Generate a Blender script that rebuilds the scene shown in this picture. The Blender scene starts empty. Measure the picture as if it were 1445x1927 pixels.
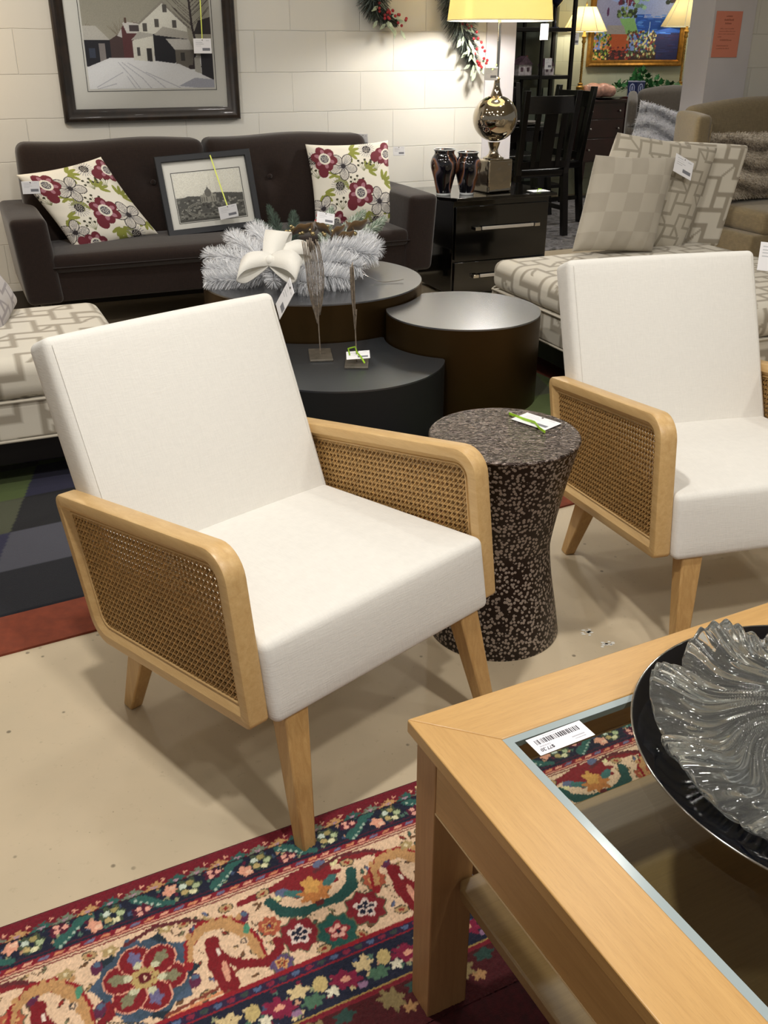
import bpy, bmesh, math, random
import numpy as np
from mathutils import Vector, Matrix, Euler
SC = bpy.context.scene
COL = SC.collection
random.seed(4); RNG = np.random.default_rng(7)
TH = .4135                                  # direction of the store's back wall
W0 = Vector((-.3219, 5.8447, 0)); EU = Vector((math.cos(TH), math.sin(TH), 0)); EN = Vector((math.sin(TH), -math.cos(TH), 0))
def S(u, v, z=0.): return W0 + EU*u + EN*v + Vector((0, 0, z))   # u along the wall, v away from it into the store
PI = math.pi

# ---------------------------------------------------------------- colour
def lin(c):
    if isinstance(c, str):
        c = c.lstrip('#'); c = tuple(int(c[i:i+2], 16)/255 for i in (0, 2, 4))
    return tuple((x/12.92 if x <= .04045 else ((x+.055)/1.055)**2.4) for x in c[:3])
def col4(c): return (*lin(c), 1.)

# ---------------------------------------------------------------- materials
class NT:
    def __init__(s, name):
        s.m = bpy.data.materials.new(name); s.m.use_nodes = True
        s.n = s.m.node_tree.nodes; s.l = s.m.node_tree.links
        s.b = s.n['Principled BSDF']; s.out = s.n['Material Output']; s._co = None
    def add(s, t, **k):
        n = s.n.new(t)
        for a, v in k.items():
            if a in n.inputs.keys() if isinstance(a, str) else False: n.inputs[a].default_value = v
            else: setattr(n, a, v)
        return n
    def co(s, scale=(1, 1, 1), rot=(0, 0, 0), kind='Object', loc=(0, 0, 0)):
        if s._co is None: s._co = s.n.new('ShaderNodeTexCoord')
        mp = s.n.new('ShaderNodeMapping'); s.l.new(s._co.outputs[kind], mp.inputs[0])
        mp.inputs['Scale'].default_value = scale; mp.inputs['Rotation'].default_value = rot; mp.inputs['Location'].default_value = loc
        return mp.outputs[0]
    def noise(s, vec, scale, detail=3, rough=.5, dist=0):
        n = s.n.new('ShaderNodeTexNoise'); s.l.new(vec, n.inputs['Vector'])
        n.inputs['Scale'].default_value = scale; n.inputs['Detail'].default_value = detail
        n.inputs['Roughness'].default_value = rough; n.inputs['Distortion'].default_value = dist
        return n.outputs['Fac']
    def vor(s, vec, scale, feature='F1', out='Distance', rnd=1):
        n = s.n.new('ShaderNodeTexVoronoi'); n.feature = feature; s.l.new(vec, n.inputs['Vector'])
        n.inputs['Scale'].default_value = scale; n.inputs['Randomness'].default_value = rnd
        return n.outputs[out]
    def ramp(s, fac, stops, interp='LINEAR'):
        r = s.n.new('ShaderNodeValToRGB'); s.l.new(fac, r.inputs[0]); r.color_ramp.interpolation = interp
        e = r.color_ramp.elements
        while len(e) < len(stops): e.new(.5)
        for i, (p, c) in enumerate(stops):
            e[i].position = p; e[i].color = col4(c) if not isinstance(c, (int, float)) else (c, c, c, 1)
        return r.outputs[0]
    def mix(s, fac, a, b, mode='MIX'):
        m = s.n.new('ShaderNodeMix'); m.data_type = 'RGBA'; m.blend_type = mode
        if isinstance(fac, (int, float)): m.inputs[0].default_value = fac
        else: s.l.new(fac, m.inputs[0])
        for i, x in ((6, a), (7, b)):
            if isinstance(x, (str, tuple)): m.inputs[i].default_value = col4(x)
            else: s.l.new(x, m.inputs[i])
        return m.outputs[2]
    def math(s, op, a, b=0.):
        m = s.n.new('ShaderNodeMath'); m.operation = op
        for i, x in ((0, a), (1, b)):
            if isinstance(x, (int, float)): m.inputs[i].default_value = x
            else: s.l.new(x, m.inputs[i])
        return m.outputs[0]
    def bump(s, h, strength=.3, dist=.01):
        b = s.n.new('ShaderNodeBump'); b.inputs['Strength'].default_value = strength; b.inputs['Distance'].default_value = dist
        s.l.new(h, b.inputs['Height'])
        prev = s.b.inputs['Normal'].links
        if prev: s.l.new(prev[0].from_socket, b.inputs['Normal'])
        s.l.new(b.outputs[0], s.b.inputs['Normal'])
    def base(s, c):
        if isinstance(c, (str, tuple)): s.b.inputs['Base Color'].default_value = col4(c)
        else: s.l.new(c, s.b.inputs['Base Color'])
    def p(s, **k):
        names = dict(rough='Roughness', metal='Metallic', spec='Specular IOR Level', coat='Coat Weight', coatr='Coat Roughness', trans='Transmission Weight',
                     ior='IOR', sheen='Sheen Weight', sss='Subsurface Weight', emit='Emission Strength', alpha='Alpha')
        for a, v in k.items():
            if a == 'emitc': s.b.inputs['Emission Color'].default_value = col4(v)
            else: s.b.inputs[names[a]].default_value = v
        return s
M = {}
def simple(name, c, rough=.5, metal=0, var=.0, vs=6, bump=0, bs=200, **k):
    t = NT(name)
    if var:
        f = t.noise(t.co(), vs, 4)
        a = tuple(max(0, min(1, x*(1-var))) for x in hexrgb(c)); b = tuple(max(0, min(1, x*(1+var))) for x in hexrgb(c))
        t.base(t.ramp(f, [(.3, a), (.7, b)]))
    else: t.base(c)
    t.p(rough=rough, metal=metal, **k)
    if bump: t.bump(t.noise(t.co(), bs, 2), bump, .002)
    M[name] = t.m; return t.m
def hexrgb(c):
    if isinstance(c, str):
        c = c.lstrip('#'); return tuple(int(c[i:i+2], 16)/255 for i in (0, 2, 4))
    return c
def wood(name, c1, c2, stretch=(1, 12, 12), scale=9, rough=.42, coat=.15, knots=0):
    t = NT(name)
    v = t.co(scale=stretch)
    f = t.noise(v, scale, 5, .6, .6); g = t.noise(v, scale*9, 3, .6)
    c = t.ramp(f, [(.25, c1), (.5, tuple((a+b)/2 for a, b in zip(hexrgb(c1), hexrgb(c2)))), (.75, c2)])
    dark = tuple(x*.8 for x in hexrgb(c1))
    c = t.mix(t.math('MULTIPLY', t.ramp(g, [(.5, 0.), (.75, 1.)]), .3), c, dark)
    t.base(c); t.p(rough=rough, coat=coat, coatr=.3)
    t.bump(g, .08, .001)
    M[name] = t.m; return t.m
def vcol(name, rough=.8, bump=0, bs=300, sheen=0, jitter=0, js=400, **k):
    t = NT(name)
    a = t.n.new('ShaderNodeAttribute'); a.attribute_name = 'Col'
    c = a.outputs['Color']
    if jitter: c = t.mix(t.ramp(t.noise(t.co(), js, 2), [(.3, 0.), (.7, jitter)]), c, (0, 0, 0))
    t.l.new(c, t.b.inputs['Base Color']); t.p(rough=rough, sheen=sheen, **k)
    if bump: t.bump(t.noise(t.co(), bs, 2), bump, .003)
    M[name] = t.m; return t.m
def weave(name, c, scale=450, var=.05, strength=.35, rough=.9, sheen=.2, blotch=None):
    t = NT(name); co = t.co()
    w1 = t.noise(t.co(scale=(1, .12, .12)), scale, 2); w2 = t.noise(t.co(scale=(.12, .12, 1)), scale, 2)
    f = t.math('ADD', w1, w2)
    r = hexrgb(c)
    cc = t.ramp(t.math('MULTIPLY', f, .5), [(.35, tuple(x*(1-var) for x in r)), (.65, tuple(min(1, x*(1+var)) for x in r))])
    if blotch: cc = t.mix(t.math('MULTIPLY', t.ramp(t.noise(co, 5, 4), [(.45, 0.), (.7, 1.)]), blotch[1]), cc, blotch[0])
    t.base(cc); t.p(rough=rough, sheen=sheen, spec=.2)
    t.bump(f, strength, .0015)
    M[name] = t.m; return t.m

# setting
t = NT('painted_concrete'); co = t.co()
big = t.noise(co, 1.6, 5, .6); c = t.ramp(big, [(.3, '#baac92'), (.55, '#c6b599'), (.8, '#bbae94')])
spk = t.vor(co, 17, rnd=1); sp = t.ramp(spk, [(.06, 1.), (.10, 0.)])
gate = t.ramp(t.noise(co, 7, 3), [(.44, 0.), (.56, 1.)])
c = t.mix(t.math('MULTIPLY', t.math('MULTIPLY', sp, gate), .75), c, '#5a5142')
c = t.mix(t.math('MULTIPLY', t.ramp(t.noise(co, 45, 4, .7), [(.6, 0.), (.75, 1.)]), .25), c, '#8f8268')
s2 = t.ramp(t.vor(co, 48, rnd=1), [(.05, 1.), (.09, 0.)]); c = t.mix(t.math('MULTIPLY', t.math('MULTIPLY', s2, t.ramp(t.noise(co, 5, 4), [(.5, 0.), (.62, 1.)])), .6), c, '#6b5f4c')
t.base(c); t.p(rough=.45, spec=.35); t.bump(t.noise(co, 25, 4), .06, .003); M['concrete'] = t.m

def block_mat(name, paint, row0=.1439):
    t = NT(name)
    v = t.co(rot=(PI/2, 0, 0))                       # wall plane x,z -> x,y
    b = t.n.new('ShaderNodeTexBrick')
    sep = t.n.new('ShaderNodeSeparateXYZ'); cmb = t.n.new('ShaderNodeCombineXYZ')
    t.l.new(t.co(), sep.inputs[0]); t.l.new(sep.outputs['X'], cmb.inputs['X'])
    t.l.new(t.math('SUBTRACT', sep.outputs['Z'], row0), cmb.inputs['Y'])
    dist = t.n.new('ShaderNodeVectorMath'); dist.operation = 'ADD'
    nz = t.n.new('ShaderNodeTexNoise'); t.l.new(t.co(), nz.inputs['Vector']); nz.inputs['Scale'].default_value = 6
    sc = t.n.new('ShaderNodeVectorMath'); sc.operation = 'SCALE'; sc.inputs['Scale'].default_value = .006
    t.l.new(nz.outputs['Color'], sc.inputs[0]); t.l.new(cmb.outputs[0], dist.inputs[0]); t.l.new(sc.outputs[0], dist.inputs[1])
    t.l.new(dist.outputs[0], b.inputs['Vector'])
    for k, x in (('Scale', 1), ('Brick Width', .4064), ('Row Height', .2032), ('Mortar Size', .0028), ('Mortar Smooth', .6)): b.inputs[k].default_value = x
    r = hexrgb(paint)
    b.inputs['Color1'].default_value = col4(paint); b.inputs['Color2'].default_value = col4(tuple(x*.975 for x in r)); b.inputs['Mortar'].default_value = col4(tuple(x*.965 for x in r))
    t.l.new(b.outputs['Color'], t.b.inputs['Base Color']); t.p(rough=.5, spec=.4)
    gv = t.n.new('ShaderNodeVectorMath')
    t.bump(t.noise(t.co(), 28, 4, .6), .1, .004)
    t.bump(t.math('SUBTRACT', 1., b.outputs['Fac']), .7, .004)
    M[name] = t.m
block_mat('block_paint', '#dcd9d0'); block_mat('block_green', '#aeb29c')
simple('plaster', '#d3cfd2', .6, var=.02, vs=3); simple('ceiling_tile', '#c9c6bd', .8)

# ---------------------------------------------------------------- mesh builders
def finish(name, me, m, parent=None, loc=None, rot=None, smooth=40):
    if smooth:
        me.polygons.foreach_set('use_smooth', [True]*len(me.polygons))
        if smooth < 180: me.set_sharp_from_angle(angle=math.radians(smooth))
    o = bpy.data.objects.new(name, me); COL.objects.link(o)
    if m is not None:
        for x in (m if isinstance(m, (list, tuple)) else [m]): me.materials.append(M[x] if isinstance(x, str) else x)
    if parent is not None: o.parent = parent
    if loc is not None: o.location = loc
    if rot is not None: o.rotation_euler = rot
    return o
def fast(verts, quads, colors=None):
    verts = np.asarray(verts, np.float32); quads = np.asarray(quads, np.int32)
    me = bpy.data.meshes.new('m'); k = quads.shape[1]
    me.vertices.add(len(verts)); me.vertices.foreach_set('co', verts.ravel())
    me.loops.add(quads.size); me.loops.foreach_set('vertex_index', quads.ravel())
    me.polygons.add(len(quads)); me.polygons.foreach_set('loop_start', np.arange(0, quads.size, k, dtype=np.int32))
    me.update(calc_edges=True)
    if colors is not None:
        a = me.color_attributes.new('Col', 'FLOAT_COLOR', 'POINT')
        c = np.ones((len(verts), 4), np.float32); c[:, :3] = colors; a.data.foreach_set('color', c.ravel())
    me.validate()
    return me
def gridquads(nx, ny, off=0, flip=False):
    i, j = np.meshgrid(np.arange(nx-1), np.arange(ny-1)); a = (j*nx+i).ravel()+off
    q = np.stack([a, a+1, a+nx+1, a+nx], 1)
    return q[:, ::-1] if flip else q

class MB:
    def __init__(s): s.bm = bmesh.new()
    def _x(s, vs, mat):
        if mat is not None:
            for v in vs: v.co = mat @ v.co
    def box(s, c, d, mat=None, taper=None):
        x, y, z = d[0]/2, d[1]/2, d[2]/2; vs = []
        for k in (-1, 1):
            tx, ty = (taper if (taper and k < 0) else (1, 1))
            for a, b in ((-1, -1), (1, -1), (1, 1), (-1, 1)): vs.append(s.bm.verts.new((c[0]+a*x*tx, c[1]+b*y*ty, c[2]+k*z)))
        for f in ((3, 2, 1, 0), (4, 5, 6, 7), (0, 1, 5, 4), (1, 2, 6, 5), (2, 3, 7, 6), (3, 0, 4, 7)): s.bm.faces.new([vs[i] for i in f])
        s._x(vs, mat); return s
    def hexa(s, p):                                   # eight corners: bottom ring, then top ring
        vs = [s.bm.verts.new(q) for q in p]
        for f in ((3, 2, 1, 0), (4, 5, 6, 7), (0, 1, 5, 4), (1, 2, 6, 5), (2, 3, 7, 6), (3, 0, 4, 7)): s.bm.faces.new([vs[i] for i in f])
        return s
    def prism(s, poly, z0, z1, mat=None):
        a = [s.bm.verts.new((x, y, z0)) for x, y in poly]; b = [s.bm.verts.new((x, y, z1)) for x, y in poly]; n = len(poly)
        s.bm.faces.new(a[::-1]); s.bm.faces.new(b)
        for i in range(n): s.bm.faces.new((a[i], a[(i+1) % n], b[(i+1) % n], b[i]))
        s._x(a+b, mat); return s
    def lathe(s, prof, n=32, c=(0, 0), mat=None, cap=True, sq=None):
        rings = []
        for r, z in prof:
            ring = []
            for k in range(n):
                an = 2*PI*k/n; rr = r
                if sq: rr = r*(1+sq*abs(math.sin(2*an))**2)
                ring.append(s.bm.verts.new((c[0]+rr*math.cos(an), c[1]+rr*math.sin(an), z)))
            rings.append(ring)
        for a, b in zip(rings, rings[1:]):
            for k in range(n): s.bm.faces.new((a[k], a[(k+1) % n], b[(k+1) % n], b[k]))
        if cap: s.bm.faces.new(rings[0][::-1]); s.bm.faces.new(rings[-1])
        s._x([v for r in rings for v in r], mat); return s
    def tube(s, pts, r, n=8, closed=False, cap=True, flat=1.):
        pts = [Vector(p) for p in pts]; N = len(pts); rs = r if isinstance(r, (list, tuple)) else [r]*N; rings = []
        up = Vector((0, 0, 1)); prev = None
        for i, p in enumerate(pts):
            if closed: d = pts[(i+1) % N]-pts[i-1]
            else: d = pts[min(i+1, N-1)]-pts[max(i-1, 0)]
            if d.length < 1e-9: d = Vector((0, 0, 1))
            d.normalize()
            if prev is None:
                a = d.cross(up)
                if a.length < .05: a = d.cross(Vector((1, 0, 0)))
            else: a = prev-d*prev.dot(d)
            a.normalize(); prev = a; b = d.cross(a)
            rings.append([s.bm.verts.new(p+(a*math.cos(2*PI*k/n)+b*math.sin(2*PI*k/n)*flat)*rs[i]) for k in range(n)])
        for i in range(N if closed else N-1):
            A, B = rings[i], rings[(i+1) % N]
            for k in range(n): s.bm.faces.new((A[k], A[(k+1) % n], B[(k+1) % n], B[k]))
        if cap and not closed: s.bm.faces.new(rings[0][::-1]); s.bm.faces.new(rings[-1])
        return s
    def ball(s, c, r, n=10, sc=(1, 1, 1)):
        m = bmesh.ops.create_uvsphere(s.bm, u_segments=n, v_segments=max(4, n*2//3), radius=r)
        for v in m['verts']: v.co = Vector((v.co.x*sc[0]+c[0], v.co.y*sc[1]+c[1], v.co.z*sc[2]+c[2]))
        return s
    def ribbon(s, pts, w, side=None, th=.0006):      # a flat strip along points
        pts = [Vector(p) for p in pts]; N = len(pts); L = []
        for i, p in enumerate(pts):
            d = (pts[min(i+1, N-1)]-pts[max(i-1, 0)]).normalized(); a = (side if side is not None else d.cross(Vector((0, 0, 1)))).copy()
            if a.length < 1e-3: a = Vector((1, 0, 0))
            a.normalize(); nn = d.cross(a)*th
            ww = w[i] if isinstance(w, (list, tuple)) else w
            L.append([s.bm.verts.new(p+a*ww/2+nn), s.bm.verts.new(p-a*ww/2+nn), s.bm.verts.new(p-a*ww/2-nn), s.bm.verts.new(p+a*ww/2-nn)])
        for A, B in zip(L, L[1:]):
            for k in range(4): s.bm.faces.new((A[k], A[(k+1) % 4], B[(k+1) % 4], B[k]))
        s.bm.faces.new(L[0][::-1]); s.bm.faces.new(L[-1]); return s
    def obj(s, name, m, parent=None, loc=None, rot=None, smooth=40, bevel=0, seg=2):
        bmesh.ops.recalc_face_normals(s.bm, faces=s.bm.faces)
        me = bpy.data.meshes.new(name); s.bm.to_mesh(me); s.bm.free()
        o = finish(name, me, m, parent, loc, rot, smooth)
        if bevel:
            b = o.modifiers.new('bevel', 'BEVEL'); b.width = bevel; b.segments = seg; b.limit_method = 'ANGLE'; b.angle_limit = math.radians(35)
        return o

def thing(name, label, cat, loc=(0, 0, 0), rz=0, group=None, rot=None):
    o = bpy.data.objects.new(name, None); COL.objects.link(o); o.empty_display_size = .05
    o.location = loc; o.rotation_euler = rot if rot is not None else (0, 0, rz)
    return tag(o, label, cat, group)
def tag(o, label, cat, group=None, kind=None):
    o['label'] = label; o['category'] = cat
    if group: o['group'] = group
    if kind: o['kind'] = kind
    return o
def struct(o): o['kind'] = 'structure'; return o

def axis_samples(h, r, n, nr=4):
    """coordinates along one axis of a rounded box: dense in the rounded ends"""
    r = min(r, h*.999); e = [h-r+r*math.sin(PI/2*k/nr) for k in range(nr+1)]
    mid = np.linspace(-(h-r), h-r, n+1)[1:-1] if n > 1 else []
    return np.array([-x for x in e[::-1]]+list(mid)+e)
def softbox(h, r, bulge=(0, 0, 0), n=(10, 10, 10), deform=None, color=None, nr=4, flat_bottom=False):
    """rounded, slightly crowned upholstery block; deform maps (N,3)->(N,3)"""
    ax = [axis_samples(h[i], r, n[i], nr) for i in range(3)]
    V = []; Q = []; off = 0
    for a in range(3):
        b, c = (a+1) % 3, (a+2) % 3
        for sgn in (-1, 1):
            nb, nc = len(ax[b]), len(ax[c])
            B, C = np.meshgrid(ax[b], ax[c]); P = np.zeros((nb*nc, 3)); P[:, a] = sgn*h[a]; P[:, b] = B.ravel(); P[:, c] = C.ravel()
            V.append(P); Q.append(gridquads(nb, nc, off, flip=(sgn < 0))); off += nb*nc
    P = np.concatenate(V); hh = np.array(h); rr = min(r, min(h)*.999)
    inner = np.clip(P, -(hh-rr), hh-rr); d = P-inner; L = np.linalg.norm(d, axis=1, keepdims=True); L[L == 0] = 1
    R = inner+d/L*rr
    nrm = d/L
    t = R/hh
    w = [np.clip(1-t[:, (i+1) % 3]**2, 0, 1)*np.clip(1-t[:, (i+2) % 3]**2, 0, 1) for i in range(3)]
    for i in range(3):
        k = np.abs(nrm[:, i])**2*np.sign(nrm[:, i])*w[i]*bulge[i]
        if i == 2 and flat_bottom: k = np.where(nrm[:, 2] < 0, 0, k)
        R[:, i] += k
    cols = color(R, nrm) if color else None
    if deform: R = deform(R)
    # weld the seams
    me = fast(R, np.concatenate(Q), cols)
    bm = bmesh.new(); bm.from_mesh(me); bmesh.ops.remove_doubles(bm, verts=bm.verts, dist=1e-5)
    bmesh.ops.recalc_face_normals(bm, faces=bm.faces); bm.to_mesh(me); bm.free()
    return me

# ---------------------------------------------------------------- raster drawn in code, used as vertex colours of fine grids
class Raster:
    def __init__(s, w, h, step, bg):
        s.w, s.h, s.step = w, h, step; s.nx, s.ny = int(round(w/step))+1, int(round(h/step))+1
        s.X, s.Y = np.meshgrid(np.linspace(0, w, s.nx), np.linspace(0, h, s.ny)); s.img = np.empty((s.ny, s.nx, 3)); s.img[:] = lin(bg)
    def _bb(s, x0, y0, x1, y1):
        i0 = max(0, int(x0/s.step)-1); i1 = min(s.nx, int(x1/s.step)+3); j0 = max(0, int(y0/s.step)-1); j1 = min(s.ny, int(y1/s.step)+3)
        return None if i1 <= i0 or j1 <= j0 else (slice(j0, j1), slice(i0, i1))
    def put(s, sl, mask, c, a=1.): s.img[sl][mask] = s.img[sl][mask]*(1-a)+np.array(lin(c))*a
    def ell(s, cx, cy, rx, ry, c, rot=0, a=1., wob=0, nw=7):
        R = max(rx, ry)*1.3; sl = s._bb(cx-R, cy-R, cx+R, cy+R)
        if sl is None: return
        X, Y = s.X[sl]-cx, s.Y[sl]-cy; co, si = math.cos(rot), math.sin(rot)
        u, v = (X*co+Y*si)/rx, (-X*si+Y*co)/ry; d = np.hypot(u, v)
        if wob: d = d/(1+wob*np.cos(nw*np.arctan2(v, u)))
        s.put(sl, d <= 1, c, a)
    def rect(s, x0, y0, x1, y1, c, a=1.):
        sl = s._bb(x0, y0, x1, y1)
        if sl is None: return
        X, Y = s.X[sl], s.Y[sl]; s.put(sl, (X >= x0) & (X <= x1) & (Y >= y0) & (Y <= y1), c, a)
    def poly(s, pts, c, a=1.):
        xs, ys = [p[0] for p in pts], [p[1] for p in pts]; sl = s._bb(min(xs), min(ys), max(xs), max(ys))
        if sl is None: return
        X, Y = s.X[sl], s.Y[sl]; m = np.zeros(X.shape, bool); n = len(pts)
        for i in range(n):
            x1, y1 = pts[i]; x2, y2 = pts[(i+1) % n]
            if y1 == y2: continue
            m ^= ((Y < y1) != (Y < y2)) & (X < (x2-x1)*(Y-y1)/(y2-y1)+x1)
        s.put(sl, m, c, a)
    def line(s, pts, w, c, a=1.):
        for k, ((x1, y1), (x2, y2)) in enumerate(zip(pts, pts[1:])):
            ww = w[k] if isinstance(w, (list, tuple)) else w
            sl = s._bb(min(x1, x2)-ww, min(y1, y2)-ww, max(x1, x2)+ww, max(y1, y2)+ww)
            if sl is None: continue
            X, Y = s.X[sl], s.Y[sl]; dx, dy = x2-x1, y2-y1; L = dx*dx+dy*dy or 1e-12
            t = np.clip(((X-x1)*dx+(Y-y1)*dy)/L, 0, 1); s.put(sl, np.hypot(X-x1-t*dx, Y-y1-t*dy) <= ww/2, c, a)
    def grad(s, x0, y0, x1, y1, c1, c2):             # vertical blend between two paints
        sl = s._bb(x0, y0, x1, y1)
        if sl is None: return
        t = np.clip((s.Y[sl]-y0)/(y1-y0), 0, 1)[..., None]; m = (s.X[sl] >= x0) & (s.X[sl] <= x1) & (s.Y[sl] >= y0) & (s.Y[sl] <= y1)
        C = np.array(lin(c1))*(1-t)+np.array(lin(c2))*t; s.img[sl][m] = C[m]
    def jitter(s, amt): s.img *= 1+amt*RNG.standard_normal((s.ny, s.nx, 1)); np.clip(s.img, 0, 1, out=s.img)
    def sheet(s, name, m, parent=None, loc=None, rot=None, fn=None):
        """the raster as a fine grid in local x (right), z (up): y of the raster runs down"""
        if fn is None: P = np.stack([s.X.ravel()-s.w/2, np.zeros(s.X.size), s.h/2-s.Y.ravel()], 1)
        else: P = fn(s.X.ravel(), s.Y.ravel())
        me = fast(P, gridquads(s.nx, s.ny)[:, ::-1], s.img.reshape(-1, 3)); return finish(name, me, m, parent, loc, rot, smooth=180)
vcol('print', .75); vcol('paper', .6, jitter=0)

# ---------------------------------------------------------------- the setting
# floor
me = fast([(-9, -3, 0), (9, -3, 0), (9, 12, 0), (-9, 12, 0)], [(0, 1, 2, 3)])
floor = struct(finish('floor', me, 'concrete', smooth=0))
def wall_piece(name, m, u0, u1, z0, z1, vface=0., depth=.2):
    o = MB().box(((u0+u1)/2, -vface+depth/2, (z0+z1)/2), (u1-u0, depth, z1-z0)).obj(name, m, loc=S(0, 0), rot=(0, 0, TH), smooth=0)
    return struct(o)
wall_piece('wall_back', 'block_paint', -4.2, 1.0, 0, 3.1)
wall_piece('trim_1', 'plaster', 1.0, 1.197, 0, 3.1, .012, .225)
wall_piece('trim_2', 'plaster', 2.66, 3.0, 0, 3.1, .012, .225)
wall_piece('wall_right', 'block_paint', 3.0, 6.2, 0, 3.1)
wall_piece('wall_far', 'block_green', -1., 7.2, 0, 3.1, -2.6)
me = fast([(-6, -2.5, 3.1), (-6, 9, 3.1), (7, 9, 3.1), (7, -2.5, 3.1)], [(0, 1, 2, 3)])
struct(finish('ceiling', me, 'ceiling_tile', smooth=0))
wall_piece('baseboard_back', simple('vinyl_base', '#3b352e', .5), -4.2, 1.0, 0, .1, .008, .008)
# ---------------------------------------------------------------- foreground materials
weave('linen', '#dedbd4', 420, .012, .22, .95, .15)
wood('oak_y', '#c09a63', '#d4b27b', (14, 1, 14), 7); wood('oak_z', '#ad8550', '#c7a168', (14, 14, 1), 7)
simple('cane', '#b8935c', .55, var=.18, vs=140)
wood('beech_x', '#b78d52', '#c79d60', (1, 16, 16), 6, .38, .25); wood('beech_y', '#b78d52', '#c79d60', (16, 1, 16), 6, .38, .25); wood('beech_z', '#a57a4e', '#b5895a', (16, 16, 1), 6, .45, .1)
wood('veneer', '#8d7149', '#9c7f54', (1, 26, 26), 8, .35, .3)

def rounded(pts, rad, n=7):
    out = []; N = len(pts)
    for i in range(N):
        p = Vector(pts[i]).to_2d(); a = (Vector(pts[i-1]).to_2d()-p); b = (Vector(pts[(i+1) % N]).to_2d()-p)
        a.normalize(); b.normalize(); ang = a.angle(b); r = max(rad[i], .0008); d = r/math.tan(ang/2)
        c = p+(a+b).normalized()*(r/math.sin(ang/2)); s, e = p+a*d-c, p+b*d-c
        a0 = math.atan2(s.y, s.x); a1 = math.atan2(e.y, e.x); da = (a1-a0+PI) % (2*PI)-PI
        for k in range(n+1): t = a0+da*k/n; out.append((c.x+r*math.cos(t), c.y+r*math.sin(t)))
    return out
def inset(pts, d):
    N = len(pts); out = []; area = sum(pts[i][0]*pts[(i+1) % N][1]-pts[(i+1) % N][0]*pts[i][1] for i in range(N)); sg = 1 if area > 0 else -1
    L = []
    for i in range(N):
        p, q = Vector(pts[i]).to_2d(), Vector(pts[(i+1) % N]).to_2d(); e = (q-p).normalized(); nrm = Vector((-e.y, e.x))*sg; L.append((p+nrm*d, e))
    for i in range(N):
        (p, e), (q, f) = L[i-1], L[i]; den = e.x*f.y-e.y*f.x; t = ((q.x-p.x)*f.y-(q.y-p.y)*f.x)/den; out.append((p.x+e.x*t, p.y+e.y*t))
    return out
ARM = [(.373, .496), (-.208, .587), (-.2525, .266), (.275, .201)]; RAD = [.022, .055, .012, .06]
AT = .0415
def arm_frame():
    mb = MB(); h = AT/2; prof = [(0, -h+.005), (.0015, -h+.0015), (.005, -h), (.021, -h), (.0335, -h+.011), (.0345, -h+.009), (.037, -h+.0085), (.039, -h+.011), (.039, h-.011), (.037, h-.0085), (.0345, h-.009), (.0335, h-.011), (.021, h), (.005, h), (.0015, h-.0015), (0, h-.005)]
    loops = []
    for off, x in prof:
        P = rounded(inset(ARM, off), [max(.003, r-off*.8) for r in RAD]); loops.append([mb.bm.verts.new((x, y, z)) for y, z in P])
    N = len(loops[0])
    for a, b in zip(loops, loops[1:]+loops[:1]):
        for k in range(N): mb.bm.faces.new((a[k], a[(k+1) % N], b[(k+1) % N], b[k]))
    return mb
def clip_line(poly, p, d):                            # part of an infinite line inside a convex outline
    t0, t1 = -9, 9; N = len(poly); area = sum(poly[i][0]*poly[(i+1) % N][1]-poly[(i+1) % N][0]*poly[i][1] for i in range(N)); sg = 1 if area > 0 else -1
    for i in range(N):
        a, b = poly[i], poly[(i+1) % N]; nx, ny = -(b[1]-a[1])*sg, (b[0]-a[0])*sg
        den = nx*d[0]+ny*d[1]; num = nx*(p[0]-a[0])+ny*(p[1]-a[1])
        if abs(den) < 1e-9:
            if num < 0: return None
            continue
        t = -num/den
        if den > 0: t0 = max(t0, t)
        else: t1 = min(t1, t)
    return (t0, t1) if t1-t0 > .004 else None
def cane_panel():
    poly = inset(ARM, .036); mb = MB(); pitch = .0125; a = math.atan2(.091, -.581); ca, sa = math.cos(a), math.sin(a)
    def strand(o, ang, w, x):
        d = (math.cos(a+ang), math.sin(a+ang)); n = (-d[1], d[0]); p = (.05+n[0]*o, .39+n[1]*o); t = clip_line(poly, p, d)
        if not t: return
        A = (p[0]+d[0]*t[0], p[1]+d[1]*t[0]); B = (p[0]+d[0]*t[1], p[1]+d[1]*t[1]); hx = w/2; e = .00045
        q = [(A[0]-n[0]*hx, A[1]-n[1]*hx), (A[0]+n[0]*hx, A[1]+n[1]*hx), (B[0]+n[0]*hx, B[1]+n[1]*hx), (B[0]-n[0]*hx, B[1]-n[1]*hx)]
        mb.hexa([(x-e, y, z) for y, z in q]+[(x+e, y, z) for y, z in q])
    for k in range(-32, 33):
        for s in (-1, 1):
            strand(k*pitch+s*.0012, 0, .0016, -.0006); strand(k*pitch+s*.0012, PI/2, .0016, .0006)
    for k in range(-50, 50):
        strand((k+.5)*pitch*.70711, PI/4, .0017, .0016); strand((k+.5)*pitch*.70711, -PI/4, .0017, -.0016)
    return mb
def card_raster(w=.09, h=.055, code=True, heavy=False):
    r = Raster(w, h, .0015, '#e9e8ea'); g = '#a3a5ab'
    for k in range(4): r.rect(w*.12, h*(.14+.11*k), w*(.42+.08*((k*7) % 3)), h*(.17+.11*k), g, .7)
    r.rect(w*.7, h*.12, w*.88, h*.16, g, .6)
    if code: r.rect(w*.48, h*.62, w*.92, h*.82, '#77787f')
    return r
CARDS = {}
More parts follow.
